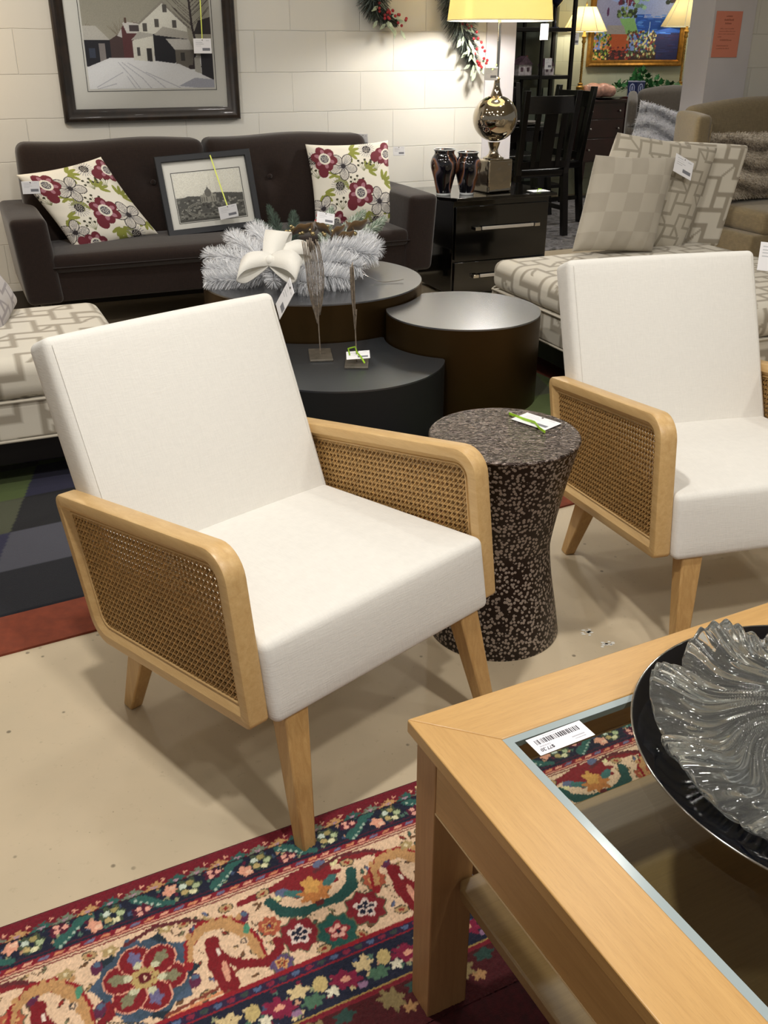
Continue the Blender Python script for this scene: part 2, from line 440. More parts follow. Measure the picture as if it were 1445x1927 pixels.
def price_tag(label, c, right, up, w=.09, h=.055, ribbon=None, name='price_tag', back=False, group=None):
    """a paper card with centre c spanned by right and up; ribbon = (colour material, list of world points) """
    R = Vector(right).normalized(); U = Vector(up); U = (U-R*U.dot(R)).normalized(); N = R.cross(U)
    mat = Matrix((R, -N, U)).transposed()
    root = thing(name, label, 'price tag', c, group=group); root.rotation_euler = mat.to_euler()
    key = (w, h)
    if key not in CARDS:
        r = card_raster(w, h); o = r.sheet('card', 'paper', root); CARDS[key] = o.data
        o.data.materials[0] = M['paper']
        sl = o.modifiers.new('thick', 'SOLIDIFY'); sl.thickness = .0007
    else:
        o = bpy.data.objects.new('card', CARDS[key]); COL.objects.link(o); o.parent = root
        sl = o.modifiers.new('thick', 'SOLIDIFY'); sl.thickness = .0007
    MB().lathe([(.0025, -.0002), (.0025, .0012)], 10).obj('eyelet', 'eyelet', root, loc=(0, -.0005, h*.40), rot=(PI/2, 0, 0))
    if ribbon:
        m, pts = ribbon; inv = mat.transposed(); loc = [inv @ (Vector(p)-Vector(c)) for p in pts]
        MB().ribbon(loc, .006).obj('ribbon', m, root)
    return root
simple('eyelet', '#55524c', .4); simple('ribbon_green', '#a3d334', .5, var=.08, vs=60); simple('ribbon_yellow', '#d9e36a', .5); simple('label_ink', '#4b4b52', .6)

def make_armchair(label, loc, rz):
    t = thing('armchair', label, 'armchair', loc, rz, 'pair of cane sided armchairs')
    for s in (-1, 1):
        f = arm_frame().obj('arm_frame', 'oak_y', t, loc=(s*(.318-AT/2), 0, 0), smooth=35); f['label'] = 'pale wooden arm frame'
        for k in (-1, 1):
            cane_panel().obj('cane_panel', 'cane', f, loc=(k*(AT/2-.0125), 0, 0), smooth=0)
    def seat_def(P):
        x, y, z = P.T; k = (z+.075)/.15
        Y = y+.0; yy = y-.012+(1-k)*0
        top = .411-.075*(yy+.25); bot = .262-.09*np.clip(yy+.276, 0, 1)
        front = np.clip((-yy-.1)/.17, 0, 1)
        return np.stack([x*(1+0*x), yy+.026*(k-.5)*front+.013-.0+.027, bot+(top-bot)*k], 1)
    me = softbox((.2762, .285, .075), .016, (.002, .004, .014), (14, 14, 5), seat_def); finish('seat', me, 'linen', t, smooth=180)
    d = Vector((0, .171, .414)).normalized(); n = Vector((0, d.z, -d.y))
    def back_def(P):
        x, y, z = P.T; zz = z+.165; yy = y+.0425
        return np.stack([x, .228+zz*d.y+yy*n.y, .383+zz*d.z+yy*n.z], 1)
    me = softbox((.276, .0425, .283), .017, (.003, .014, .004), (14, 4, 16), back_def); b = finish('backrest', me, 'linen', t, smooth=180)
    mb = MB()
    P = [(-.262, -.1), (-.262, .43), (.262, .43), (.262, -.1)]
    for q in (P[:2], P[2:]):
        mb = MB(); pts = []
        for k in range(13):
            x = q[0][0]+(q[1][0]-q[0][0])*k/12; z = q[0][1]+(q[1][1]-q[0][1])*k/12
            pp = Vector((0, .228, .383))+d*z-n*.0020; pts.append((x, pp.y, pp.z))
        mb.tube(pts, .0011, 5); mb.obj('seam', 'linen', b)
    for s in (-1, 1):
        def q(cx, cy, hx, hy, z): return [(s*cx-hx, cy-hy, z), (s*cx+hx, cy-hy, z), (s*cx+hx, cy+hy, z), (s*cx-hx, cy+hy, z)]
        MB().hexa(q(.254, -.304, .0145, .0145, 0)+q(.224, -.238, .026, .022, .266)).obj('leg', 'oak_z', t, bevel=.004)
        MB().hexa(q(.258, .276, .0145, .016, 0)+q(.246, .190, .022, .032, .235)).obj('leg', 'oak_z', t, bevel=.004)
    MB().box((0, .02, .243), (.46, .38, .02)).obj('dust_cover', simple('dust_cloth', '#1a1816', .9) if 'dust_cloth' not in M else 'dust_cloth', t)
    return t
chairA = make_armchair('white upholstered cane-sided armchair in the middle, nearest the coffee table leg', (-.1694, 1.6611, 0), .7716)
def copy_tree(root, label, loc, rz):
    def cp(o, par):
        c = o.copy(); COL.objects.link(c); c.parent = par
        for ch in o.children: cp(ch, c)
        return c
    r = cp(root, None); r.location = loc; r.rotation_euler = (0, 0, rz); r['label'] = label; return r
chairB = copy_tree(chairA, 'white upholstered cane-sided armchair at the right edge, cut off by the frame', (.8424, 2.1777, 0), .2584)

# ---------------------------------------------------------------- hammered drum side table
t = NT('pebbled'); co = t.co()
v = t.vor(co, 118, rnd=.85); size = t.noise(co, 90, 2)
dot = t.ramp(t.math('ADD', v, t.math('MULTIPLY', size, .3)), [(.55, 1.), (.61, 0.)])
t.base(t.mix(dot, '#1d110a', '#95887d')); t.p(rough=.36, metal=.25); t.bump(dot, .55, .0025); M['pebbled'] = t.m
t = NT('hammered_top'); co = t.co(scale=(1, 1.6, 1))
v = t.vor(co, 100, 'SMOOTH_F1'); nz = t.noise(t.co(scale=(1, 1.8, 1)), 95, 2, .5, 1.2)
t.base(t.ramp(nz, [(.45, '#2a1c15'), (.62, '#8d8078')])); t.p(rough=.26, metal=.6); t.bump(t.math('ADD', v, nz), .8, .004); M['hammered_top'] = t.m
dr = thing('side_table', 'round hourglass side table of dark pebbled metal between the two armchairs', 'side table', (.271, 2.0, 0))
prof = [(.158, 0), (.159, .004)]
for k in range(1, 13):
    z = .004+k/12*.236; prof.append((.158-.036*math.sin(PI/2*min(1, z/.24))**1.0*(z/.24)**.35, z))
for k in range(1, 15):
    f = k/14; prof.append((.122+.047*f**1.25, .24+f*.263))
MB().lathe(prof, 96, cap=False).obj('body', 'pebbled', dr, smooth=180)
MB().lathe([(.168, .500), (.171, .503), (.171, .506), (.168, .509), (.165, .509), (0.001, .509)], 96, cap=False).obj('top', 'hammered_top', dr, smooth=35)

# ---------------------------------------------------------------- nesting drum tables
def outline(c, r, cuts, n=160):
    out = []
    for k in range(n):
        a = 2*PI*k/n; d = (math.cos(a), math.sin(a)); R = r
        for (q, qr) in cuts:
            ox, oy = c[0]-q[0], c[1]-q[1]; b = ox*d[0]+oy*d[1]; cc = ox*ox+oy*oy-qr*qr; D = b*b-cc
            if D > 0:
                tt = -b-math.sqrt(D)
                if 0 < tt < R: R = tt
        out.append((d[0]*R, d[1]*R))
    return out
cA, cB, cC = (-.304, 4.076), (.31, 3.713), (-.166, 3.43)
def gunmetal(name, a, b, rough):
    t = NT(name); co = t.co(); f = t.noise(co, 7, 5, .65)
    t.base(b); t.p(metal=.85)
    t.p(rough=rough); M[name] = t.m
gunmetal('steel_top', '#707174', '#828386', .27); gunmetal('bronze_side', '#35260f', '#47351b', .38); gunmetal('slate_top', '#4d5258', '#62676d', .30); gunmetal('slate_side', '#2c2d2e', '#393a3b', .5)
def drum_table(label, c, r, h, cuts, mt, ms):
    t = thing('nesting_table', label, 'nesting table', (*c, 0), 0, 'three nested metal drum tables')
    P = outline(c, r, cuts)
    MB().prism(P, 0, h-.006).obj('body', ms, t, smooth=30)
    MB().prism(P, h-.006, h).obj('table_top', mt, t, smooth=30)
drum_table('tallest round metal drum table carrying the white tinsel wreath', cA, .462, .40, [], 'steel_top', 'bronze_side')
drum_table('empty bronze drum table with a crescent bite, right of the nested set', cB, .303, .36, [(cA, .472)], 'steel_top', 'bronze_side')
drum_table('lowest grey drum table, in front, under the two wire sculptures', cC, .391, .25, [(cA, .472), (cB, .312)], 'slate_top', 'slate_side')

# ---------------------------------------------------------------- coffee table
TT = .47; CW, CD = 1.15, 1.22
ct = thing('coffee_table', 'light beech coffee table with an inset glass top in the foreground', 'coffee table', (.03, .977, 0), TT)
w = .0875
def rail(p, m): MB().prism(p, .498, .518).obj('top_rail', m, ct, bevel=.0018)
e = .0000
rail([(0, 0), (w, -w), (CW-w, -w), (CW, 0)], 'beech_x'); rail([(0, -CD), (CW, -CD), (CW-w, -CD+w), (w, -CD+w)], 'beech_x')
rail([(0, -e), (0, -CD+e), (w-e, -CD+w), (w-e, -w)], 'beech_y'); rail([(CW, -e), (CW-w+e, -w), (CW-w+e, -CD+w), (CW, -CD+e)], 'beech_y')
for sx in (0, 1):
    for sy in (0, 1):
        cx = .0425 if not sx else CW-.0425; cy = -.034 if not sy else -CD+.034
        MB().box((cx, cy, .249), (.065, .050, .498)).obj('leg', 'beech_z', ct, bevel=.002)
for (cx, cy, dx, dy, m) in ((CW/2, -.019, CW-.15, .016, 'beech_x'), (CW/2, -CD+.019, CW-.15, .016, 'beech_x'), (.019, -CD/2, .016, CD-.118, 'beech_y'), (CW-.019, -CD/2, .016, CD-.118, 'beech_y')):
    a = MB().box((cx, cy, .4515), (dx, dy, .093)).obj('apron', m, ct, bevel=.0015)
    MB().box((cx, cy, .4035), (dx, dy*1.1, .003)).obj('edge_strip', simple('pale_edge', '#d9bd8d', .4) if 'pale_edge' not in M else 'pale_edge', a)
q = .083; r0 = .062; P = [(.045, -.075), (.045, -CD+r0+.01), (q, -CD+r0+.01), (q, -CD+.012), (CW-q, -CD+.012), (CW-q, -CD+r0+.01), (CW-.045, -CD+r0+.01), (CW-.045, -r0), (CW-q, -r0), (CW-q, -.014), (q, -.014), (q, -r0), (.053, -r0)]
MB().prism(P, .248, .27).obj('lower_shelf', 'veneer', ct, bevel=.003)
t = NT('table_glass'); b = t.b; n = t.n
g = n.new('ShaderNodeBsdfGlossy'); g.inputs['Roughness'].default_value = .02; tr = n.new('ShaderNodeBsdfTransparent'); tr.inputs[0].default_value = (.80, .86, .83, 1)
fr = n.new('ShaderNodeFresnel'); fr.inputs[0].default_value = 1.5; mx = n.new('ShaderNodeMixShader')
t.l.new(fr.outputs[0], mx.inputs[0]); t.l.new(tr.outputs[0], mx.inputs[1]); t.l.new(g.outputs[0], mx.inputs[2]); t.l.new(mx.outputs[0], t.out.inputs[0]); n.remove(b); M['table_glass'] = t.m
me = fast([(w, -w, .516), (w, -CD+w, .516), (CW-w, -CD+w, .516), (CW-w, -w, .516)], [(0, 1, 2, 3)])
gl = finish('glass_pane', me, 'table_glass', ct, smooth=0)
simple('bevel_reflection', '#98a4a6', .15)  # opaque pale grey stands in for the ceiling reflected in the glass bevel
mb = MB(); k = .011
for p in ([(w, -w), (w, -CD+w), (w+k, -CD+w+k), (w+k, -w-k)], [(w, -w), (w+k, -w-k), (CW-w-k, -w-k), (CW-w, -w)], [(CW-w, -w), (CW-w-k, -w-k), (CW-w-k, -CD+w+k), (CW-w, -CD+w)], [(w, -CD+w), (CW-w, -CD+w), (CW-w-k, -CD+w+k), (w+k, -CD+w+k)]):
    mb.prism(p, .508, .5168)
mb.obj('bevelled_edge', 'bevel_reflection', gl)['label'] = 'bevelled glass border, its ceiling reflection coloured in as pale grey'
# barcode label on the glass
lb = Raster(.084, .032, .0004, '#eceaf0'); x = .008; rr = random.Random(3)
while x < .074: ww = rr.choice([.0005, .0009, .0014, .002]); lb.rect(x, .006, x+ww, .0145, '#3c3b42'); x += ww+rr.choice([.0006, .0009, .0012])
for y0 in (.0045,): 
    for k in range(16): lb.rect(.024+k*.0016, .0022, .0249+k*.0016, .0034, '#8f8f98', .8)
for k in range(14): lb.rect(.056+k*.0014, .021, .0568+k*.0014, .0228, '#8a8a93')
for k in range(12): lb.rect(.058+k*.0014, .0255, .0588+k*.0014, .0272, '#8a8a93')
for k in range(9): lb.rect(.009+k*.0018, .017, .0101+k*.0018, .0198, '#a9a9b2')
bl = thing('barcode_label', 'small white barcode price label lying on the coffee table glass', 'label', (0, 0, 0)); TM = Matrix.Rotation(TT, 3, 'Z')
bl.location = Vector((.03, .977, 0))+TM @ Vector((.155, -.1165, .5168)); bl.rotation_euler = (0, 0, TT+.02)
lb.sheet('label_paper', 'print', bl, rot=(-PI/2, 0, 0))
for o in bl.children: o.modifiers.new('t', 'SOLIDIFY').thickness = .0003
cu = bpy.data.curves.new('price', 'FONT'); cu.body = '$77.20'; cu.size = .0075; cu.extrude = .0001; cu.align_x = 'CENTER'; cu.align_y = 'CENTER'
po = bpy.data.objects.new('printed_price', cu); COL.objects.link(po); po.parent = bl; po.location = (-.026, -.0085, .0006); po.rotation_euler = (0, 0, PI); bpy.context.view_layer.update(); pm = bpy.data.meshes.new_from_object(po.evaluated_get(bpy.context.evaluated_depsgraph_get())); pm.materials.clear(); bpy.data.objects.remove(po); po = finish('printed_price', pm, 'label_ink', bl, (-.026, -.0085, .0006), (0, 0, PI), 0)

# platter and crystal bowl
simple('black_glaze', '#04050b', .1); simple('chrome', '#c9c6c1', .12, metal=1)
pl = thing('platter', 'large round glossy black platter on the coffee table glass', 'platter', (.569, .911, .5165))
prof = [(.001, .002), (.09, .002), (.1, .0005), (.115, .0005), (.2, .003), (.245, .009), (.262, .016), (.2625, .018), (.259, .0185), (.243, .0145), (.2, .0085), (.12, .006), (.001, .006)]
MB().lathe(prof, 96, cap=False).obj('dish', 'black_glaze', pl, smooth=60)
MB().tube([(.2618*math.cos(2*PI*k/96), .2618*math.sin(2*PI*k/96), .0178) for k in range(96)], .0014, 8, closed=True).obj('silver_rim', 'chrome', pl, smooth=180)
t = NT('crystal'); t.base('#f7faf7'); t.p(rough=.03, trans=.965, ior=1.52); M['crystal'] = t.m
NR, NA = 90, 720; rr_, aa = np.meshgrid(np.linspace(.0, 1, NR), np.linspace(0, 2*PI, NA, endpoint=False), indexing='ij')
sw = aa-1.5*rr_**.8+.25*np.sin(rr_*7); lob = np.cos(9*sw); fine = np.cos(63*sw+1.2*np.cos(9*sw))
edge = .229*(1+.085*np.clip(rr_-.55, 0, 1)/.45*(np.abs(np.cos(4.5*sw))**.7-.5))
Rr = rr_*edge; lift = .012+.046*rr_**2.0+.013*lob*rr_**3-.016*np.clip(rr_-.84, 0, 1)/.16*rr_**4
Zt = lift+.0040*fine*np.clip(rr_*3, 0, 1)+.003*np.cos(18*sw+9*rr_)*rr_; Zb = lift-.011+.0015*np.cos(27*sw)*rr_
Zb[-1] = Zt[-1]
top = np.stack([Rr*np.cos(aa), Rr*np.sin(aa), Zt], -1).reshape(-1, 3); bot = np.stack([Rr*np.cos(aa), Rr*np.sin(aa), np.maximum(Zb, .0065)], -1).reshape(-1, 3)
i, j = np.meshgrid(np.arange(NR-1), np.arange(NA), indexing='ij'); a_ = (i*NA+j).ravel(); b_ = (i*NA+(j+1) % NA).ravel()
qt = np.stack([a_, a_+NA, b_+NA, b_], 1); qb = (qt+NR*NA)[:, ::-1]
me = fast(np.concatenate([top, bot]), np.concatenate([qt, qb]))
bm = bmesh.new(); bm.from_mesh(me); bmesh.ops.remove_doubles(bm, verts=bm.verts, dist=2e-5); bmesh.ops.recalc_face_normals(bm, faces=bm.faces); bm.to_mesh(me); bm.free()
bw = finish('glass_bowl', me, 'crystal', loc=(.560, .905, .5165+.0035), smooth=180); tag(bw, 'clear cut-glass bowl with swirling ribs and scalloped rim, sitting on the black platter', 'bowl')
# ---------------------------------------------------------------- helpers for the store-aligned furniture: local x = along the wall, local y = away from the camera
def st(name, label, cat, u, v, z=0., rz=0., group=None): return thing(name, label, cat, S(u, v, z), TH+rz, group)
def sb(name, m, parent, c, half, r, bulge=(0, 0, 0), n=(8, 8, 8), rot=None, deform=None, color=None):
    me = softbox(half, r, bulge, n, deform, color); return finish(name, me, m, parent, loc=c, rot=rot, smooth=180)

# ---------------------------------------------------------------- brown sofa
weave('sofa_brown', '#231813', 380, .12, .3, .92, .25)
simple('dark_leg', '#140d0a', .4); simple('piping_brown', '#1d1310', .8)
so = st('sofa', 'dark chocolate brown two-cushion sofa against the white block wall', 'sofa', -.74, .45)
for s, cx in ((-1, -1.0), (1, .965)):
    def armd(P, s=s):
        Q = P.copy(); k = (P[:, 2]+.195)/.39; Q[:, 0] += s*.03*k-s*.02; return Q
    sb('arm', 'sofa_brown', so, (cx, 0, .39), (.082, .345, .195), .028, (.004, .006, .008), (4, 10, 8), deform=armd)
sb('base', 'sofa_brown', so, (-.02, .01, .275), (.91, .335, .075), .012, n=(10, 6, 3))
sb('seat_cushion', 'sofa_brown', so, (-.02, -.06, .375), (.912, .285, .042), .03, (0, .012, .018), (20, 10, 3))
MB().tube([(-.93, -.345, .362), (-.5, -.352, .362), (0, -.354, .362), (.5, -.352, .362), (.89, -.345, .362)], .004, 6).obj('piping', 'piping_brown', so)
sb('back_frame', 'sofa_brown', so, (-.02, .335, .44), (.93, .045, .24), .03, n=(10, 3, 6))
for k, (a, b) in enumerate(((-1.715, -.80), (-.79, .105))):
    bx = (-1.09, -.472)[k]-(a+b)/2
    def bc(P, bx=bx, k=k):
        Q = P.copy(); d = np.hypot(P[:, 0]-bx, (P[:, 2]-.04)); f = P[:, 1] < 0
        Q[:, 1] += np.where(f, .028*np.exp(-(d/.055)**2), 0)+P[:, 2]*.20
        Q[:, 2] += .006*np.sin(P[:, 0]*9+k)*(P[:, 2] > .1)
        return Q
    c = sb('back_cushion', 'sofa_brown', so, ((a+b)/2+.74, .175, .625), ((b-a)/2, .085, .235), .045, (.010, .03, .004), (26, 4, 16), deform=bc)
    MB().ball((bx, -.085, .04), .013, 12, (1, .5, 1)).obj('button', 'sofa_brown', c, smooth=180)
for x in (-.98, .94):
    for y in (-.27, .3): MB().lathe([(.016, 0), (.026, .2)], 12, c=(x, y)).obj('leg', 'dark_leg', so)

# ---------------------------------------------------------------- pillows with printed flowers
MAROON, CREAM, GREY, OLIVE, INK, PINK = '#6b1f2c', '#e7e1d2', '#5d5a60', '#8b8f3c', '#2b2427', '#a5707c'
def floral():
    r = Raster(.42, .42, .0022, CREAM); k = .42
    def P(x, y): return x*k, y*k
    def poppy(x, y, R, rot=0):
        R *= 1.18
        cx, cy = P(x, y)
        for j in range(6):
            a = rot+j*PI/3; r.ell(cx+.62*R*math.cos(a), cy+.62*R*math.sin(a), R*.48, R*.42, MAROON, a)
        r.ell(cx+R*1.15*math.cos(rot+1.6), cy+R*1.15*math.sin(rot+1.6), R*.42, R*.5, MAROON)
        for j in range(6):
            a = rot+j*PI/3+.2; r.ell(cx+.6*R*math.cos(a), cy+.6*R*math.sin(a), R*.24, R*.16, PINK, a)
        r.ell(cx, cy, R*.48, R*.5, CREAM); r.ell(cx, cy, R*.33, R*.35, GREY)
        for j in range(14):
            a = j*2.4; q = R*.27*math.sqrt((j+.5)/14); r.ell(cx+q*math.cos(a), cy+q*math.sin(a), .0022, .0022, CREAM)
    def outlinef(x, y, R, rot=0):
        R *= 1.1
        cx, cy = P(x, y)
        for j in range(5):
            a = rot+j*2*PI/5; px, py = cx+.6*R*math.cos(a), cy+.6*R*math.sin(a)
            r.ell(px, py, R*.5, R*.38, INK, a); r.ell(px, py, R*.44, R*.32, '#cfc9bf', a)
            for d in (-.3, -.15, 0, .15, .3): r.line([(cx, cy), (cx+R*.95*math.cos(a+d), cy+R*.95*math.sin(a+d))], .0016, GREY)
        r.ell(cx, cy, R*.18, R*.18, INK)
    def aster(x, y, R):
        cx, cy = P(x, y)
        for j in range(22):
            a = j*2*PI/22; r.line([(cx+R*.4*math.cos(a), cy+R*.4*math.sin(a)), (cx+R*math.cos(a), cy+R*math.sin(a))], .003, '#8f8c90')
        r.ell(cx, cy, R*.5, R*.5, INK)
        for j in range(20):
            a = j*2.4; q = R*.42*math.sqrt((j+.5)/20); r.ell(cx+q*math.cos(a), cy+q*math.sin(a), .0018, .0018, CREAM)
    def leaf(x, y, R, rot=0):
        cx, cy = P(x, y)
        for j in range(5):
            a = rot+(j-2)*.55; r.ell(cx+.6*R*math.cos(a), cy+.6*R*math.sin(a), R*.45, R*.15, OLIVE, a)
    def berries(x, y, R, rot=-1.57):
        cx, cy = P(x, y)
        for j in range(6):
            a = rot+(j-2.5)*.3; L = R*(.7+.3*((j*3) % 2)); r.line([(cx, cy), (cx+L*math.cos(a), cy+L*math.sin(a))], .0022, '#7d8058')
            r.ell(cx+L*math.cos(a), cy+L*math.sin(a), .0065, .006, '#3c3a24')
    for a in ((.38, .45, 2.4), (.68, .36, -.6), (.12, .98, 1.), (.95, .82, 2.), (.5, .97, .2)): leaf(a[0], a[1], .055, a[2])
    leaf(.47, .1, .06, .3); leaf(.1, .6, .06, .8); leaf(.88, .5, .06, -.5); leaf(.3, .38, .05, -2.4); leaf(.62, .85, .06, 1.7)
    for a in ((.64, .36), (.8, .36), (.32, .82), (.52, .56), (.06, .42)): berries(a[0], a[1], .06)
    aster(.70, .09, .042); aster(.31, .53, .045); aster(.74, .97, .045); aster(.03, .2, .04)
    outlinef(.38, .29, .062, .3); outlinef(.80, .74, .064, .8); outlinef(.09, .78, .055, .1)
    poppy(.17, .19, .050, .2); poppy(.57, .63, .056, .7); poppy(.95, .17, .048, 1.4); poppy(.24, .96, .045, 2)
    return r
vcol('printed_cloth', .85, bump=.15, bs=500, sheen=.1)
def pillow(name, r, m, T, label, cat, loc, rot, group=None, pinch=.07, w=None, wrinkle=.004, shear=0.):
    root = thing(name, label, cat, loc, group=group, rot=rot)
    def fn(X, Y, sg):
        s = X/r.w*2-1; t = 1-Y/r.h*2
        ex = (1-pinch*(1-t**2)); ez = (1-pinch*(1-s**2))
        th = T/2*np.power(np.clip((1-s**4)*(1-t**4), 0, 1), .42)*(.72+.28*(1-s**2)*(1-t**2))
        th = th+wrinkle*np.sin(s*13+t*7)*np.sin(t*11-s*5)*(np.abs(s)**3+np.abs(t)**3)*.6*(1-np.maximum(s**8, t**8))
        return np.stack([s*r.w/2*ex+shear*t*r.h/2, sg*th, t*r.h/2*ez], 1)
    A = fn(r.X.ravel(), r.Y.ravel(), -1); B = fn(r.X.ravel(), r.Y.ravel(), 1); n = len(A)
    q = gridquads(r.nx, r.ny)[:, ::-1]
    me = fast(np.concatenate([A, B]), np.concatenate([q, q[:, ::-1]+n]), np.concatenate([r.img.reshape(-1, 3)]*2))
    o = finish('cover', me, m, root, smooth=180)
    return root
def orient(yaw, lean, roll=0):                      # yaw about z in store frame, lean back, roll in plane
    return (Matrix.Rotation(TH+yaw, 3, 'Z') @ Matrix.Rotation(-lean, 3, 'X') @ Matrix.Rotation(roll, 3, 'Y')).to_euler()
fr = floral()
pillow('throw_pillow', fr, 'printed_cloth', .13, 'floral throw pillow at the left end of the brown sofa, tilted', 'pillow', S(-1.43, .47, .585), orient(.12, .38, -.15), 'floral pillows on the sofa', shear=-.34)
fp2 = pillow('throw_pillow', fr, 'printed_cloth', .13, 'floral throw pillow at the right end of the brown sofa, upright', 'pillow', S(-.04, .45, .61), orient(-.12, .32, -.02), 'floral pillows on the sofa'); fp2.scale = (1.1, 1, 1.06)

# ---------------------------------------------------------------- picture frames
def ring(W, H, prof):
    mb = MB(); loops = []
    for off, y in prof:
        a, b = W/2-off, H/2-off; loops.append([mb.bm.verts.new(p) for p in ((-a, y, -b), (a, y, -b), (a, y, b), (-a, y, b))])
    for A, B in zip(loops, loops[1:]+loops[:1]):
        for k in range(4): mb.bm.faces.new((A[k], A[(k+1) % 4], B[(k+1) % 4], B[k]))
    return mb
t = NT('picture_glass'); b = t.b; n = t.n
g = n.new('ShaderNodeBsdfGlossy'); g.inputs['Roughness'].default_value = .03; tr = n.new('ShaderNodeBsdfTransparent')
fz = n.new('ShaderNodeFresnel'); fz.inputs[0].default_value = 1.35; mx = n.new('ShaderNodeMixShader')
t.l.new(fz.outputs[0], mx.inputs[0]); t.l.new(tr.outputs[0], mx.inputs[1]); t.l.new(g.outputs[0], mx.inputs[2]); t.l.new(mx.outputs[0], t.out.inputs[0]); n.remove(b); M['picture_glass'] = t.m
simple('mat_board', '#eeece4', .8); simple('mat_line', '#35322c', .7)
def framed(label, loc, rot, W, H, prof, mf, fw, raster, img_c=(0, 0), name='framed_picture', lip=None, glass=True, board='mat_board', line=0):
    root = thing(name, label, 'picture', loc, rot=rot)
    ring(W, H, prof).obj('frame', mf, root, smooth=30)
    if lip: ring(W-2*fw+.008, H-2*fw+.008, [(0, -.012), (.006, -.012), (.006, -.002), (0, -.002)]).obj('inner_lip', lip, root, smooth=0)
    MB().box((0, .002, 0), (W-2*fw+.01, .006, H-2*fw+.01)).obj('mat', board, root, smooth=0)
    p = raster.sheet('print', 'print', root, loc=(img_c[0], -.0022, img_c[1]))
    if line: ring(raster.w+2*line, raster.h+2*line, [(0, -.002), (.0028, -.002), (.0028, -.0012), (0, -.0012)]).obj('mat_line', 'mat_line', root, loc=(img_c[0], 0, img_c[1]), smooth=0)
    if glass:
        a, c = W/2-fw, H/2-fw; me = fast([(-a, -.006, -c), (a, -.006, -c), (a, -.006, c), (-a, -.006, c)], [(0, 1, 2, 3)]); finish('glass', me, 'picture_glass', root, smooth=0)
    return root
t = NT('walnut_frame'); t.base(t.ramp(t.noise(t.co(scale=(1, 1, 1)), 22, 4), [(.3, '#17110c'), (.7, '#2b1f16')])); t.p(rough=.35, coat=.2); M['walnut_frame'] = t.m
simple('gilt', '#9a6e2c', .35, metal=.7, var=.15, vs=30); simple('navy_frame', '#14161c', .45)
# snowy village
v = Raster(.65, .52, .0022, '#918d80')
def VX(x, y): return ((x-520)/1023, .52-(480-y)/1040)
def vp(pts, c, a=1.): v.poly([VX(*p) for p in pts], c, a)
def vr(x0, y0, x1, y1, c, a=1.): a0, b0 = VX(x0, y0); a1, b1 = VX(x1, y1); v.rect(a0, b0, a1, b1, c, a)
def vl(pts, w, c, a=1.): v.line([VX(*p) for p in pts], w, c, a)
v.grad(0, 0, .65, .36, '#8b887c', '#a39e90')
for k in range(60): v.ell(RNG.random()*.65, .05+RNG.random()*.25, .03+.05*RNG.random(), .02, '#989486', 0, .25)
for x in (500, 700, 740, 790):
    for k in range(22): a = -1.57+(RNG.random()-.5)*2; L = 40+50*RNG.random(); vl([(x, 230), (x+L*math.cos(a), 230+L*math.sin(a))], .0022, '#7b705f', .5)
vr(500, 320, 1200, 500, '#d6d5d6'); vp([(500, 330), (1200, 350), (1200, 490), (500, 490)], '#dddcde')
vp([(640, 250), (700, 215), (720, 240), (720, 330), (640, 330)], '#4b3a38'); vp([(690, 225), (715, 190), (730, 240)], '#bdbab6')
vp([(715, 190), (735, 160), (815, 165), (815, 330), (715, 330)], '#5a3435'); vp([(722, 165), (735, 158), (825, 170), (825, 212), (740, 212)], '#c6c3be'); vr(755, 175, 810, 205, '#4a4142'); vr(733, 140, 745, 165, '#5b463c')
vp([(505, 240), (650, 240), (650, 372), (505, 372)], '#25242a'); vp([(478, 245), (500, 178), (585, 178), (650, 245)], '#b6b3ab'); vr(590, 262, 622, 362, '#857f7c'); vr(540, 285, 570, 330, '#3d4352')
vp([(805, 160), (935, 62), (1055, 165), (1060, 215), (880, 220), (870, 352), (765, 352), (765, 250), (805, 225)], '#cbc9bf'); vp([(800, 165), (935, 55), (1070, 180), (1062, 186), (935, 70), (808, 172)], '#8b867c')
for (x, y) in ((888, 145), (980, 148), (935, 75), (825, 165)): vr(x, y, x+24, y+38, '#54504c')
vr(785, 280, 800, 320, '#4b4847'); vr(835, 285, 862, 350, '#34302f'); vp([(760, 245), (800, 205), (875, 215), (875, 225), (800, 240)], '#a9a69e')
vp([(875, 215), (985, 205), (1060, 215), (1060, 260), (990, 345), (980, 358), (876, 345)], '#222126'); vp([(930, 180), (1060, 205), (1062, 240), (880, 220)], '#a7a39a'); vp([(940, 238), (1062, 240), (1085, 292), (985, 292)], '#bdbab4')
vr(985, 292, 1085, 380, '#6b655c'); vr(1012, 305, 1035, 345, '#3b3835'); vp([(1120, 150), (1190, 130), (1190, 215), (1090, 215)], '#37302f'); vr(1120, 305, 1187, 440, '#2a272b')
vl([(1078, 380), (1100, 260), (1085, 180), (1078, 60), (1060, -40)], .011, '#33292a'); vl([(1060, 378), (1110, 375)], .02, '#33292a')
for k in range(34):
    y = -20+RNG.random()*220; sgn = 1 if k % 2 else -1; L = 50+90*RNG.random(); vl([(1080, y), (1080+sgn*L*.6, y-L*.5), (1080+sgn*L, y-L*.9)], .0022, '#3c3332', .9)
vp([(1085, 330), (1115, 320), (1120, 410), (1085, 400)], '#a8a59d')
vp([(640, 330), (1000, 360), (1180, 440), (1180, 490), (505, 490), (505, 380)], '#dcdce0')
for q in ([(680, 350), (740, 420), (790, 490)], [(700, 352), (800, 430), (850, 490)], [(730, 355), (860, 430), (930, 490)], [(720, 420), (760, 480)], [(820, 400), (1000, 480)], [(560, 470), (700, 400)], [(560, 480), (660, 455)]): vl(q, .004, '#8f8f95', .6)
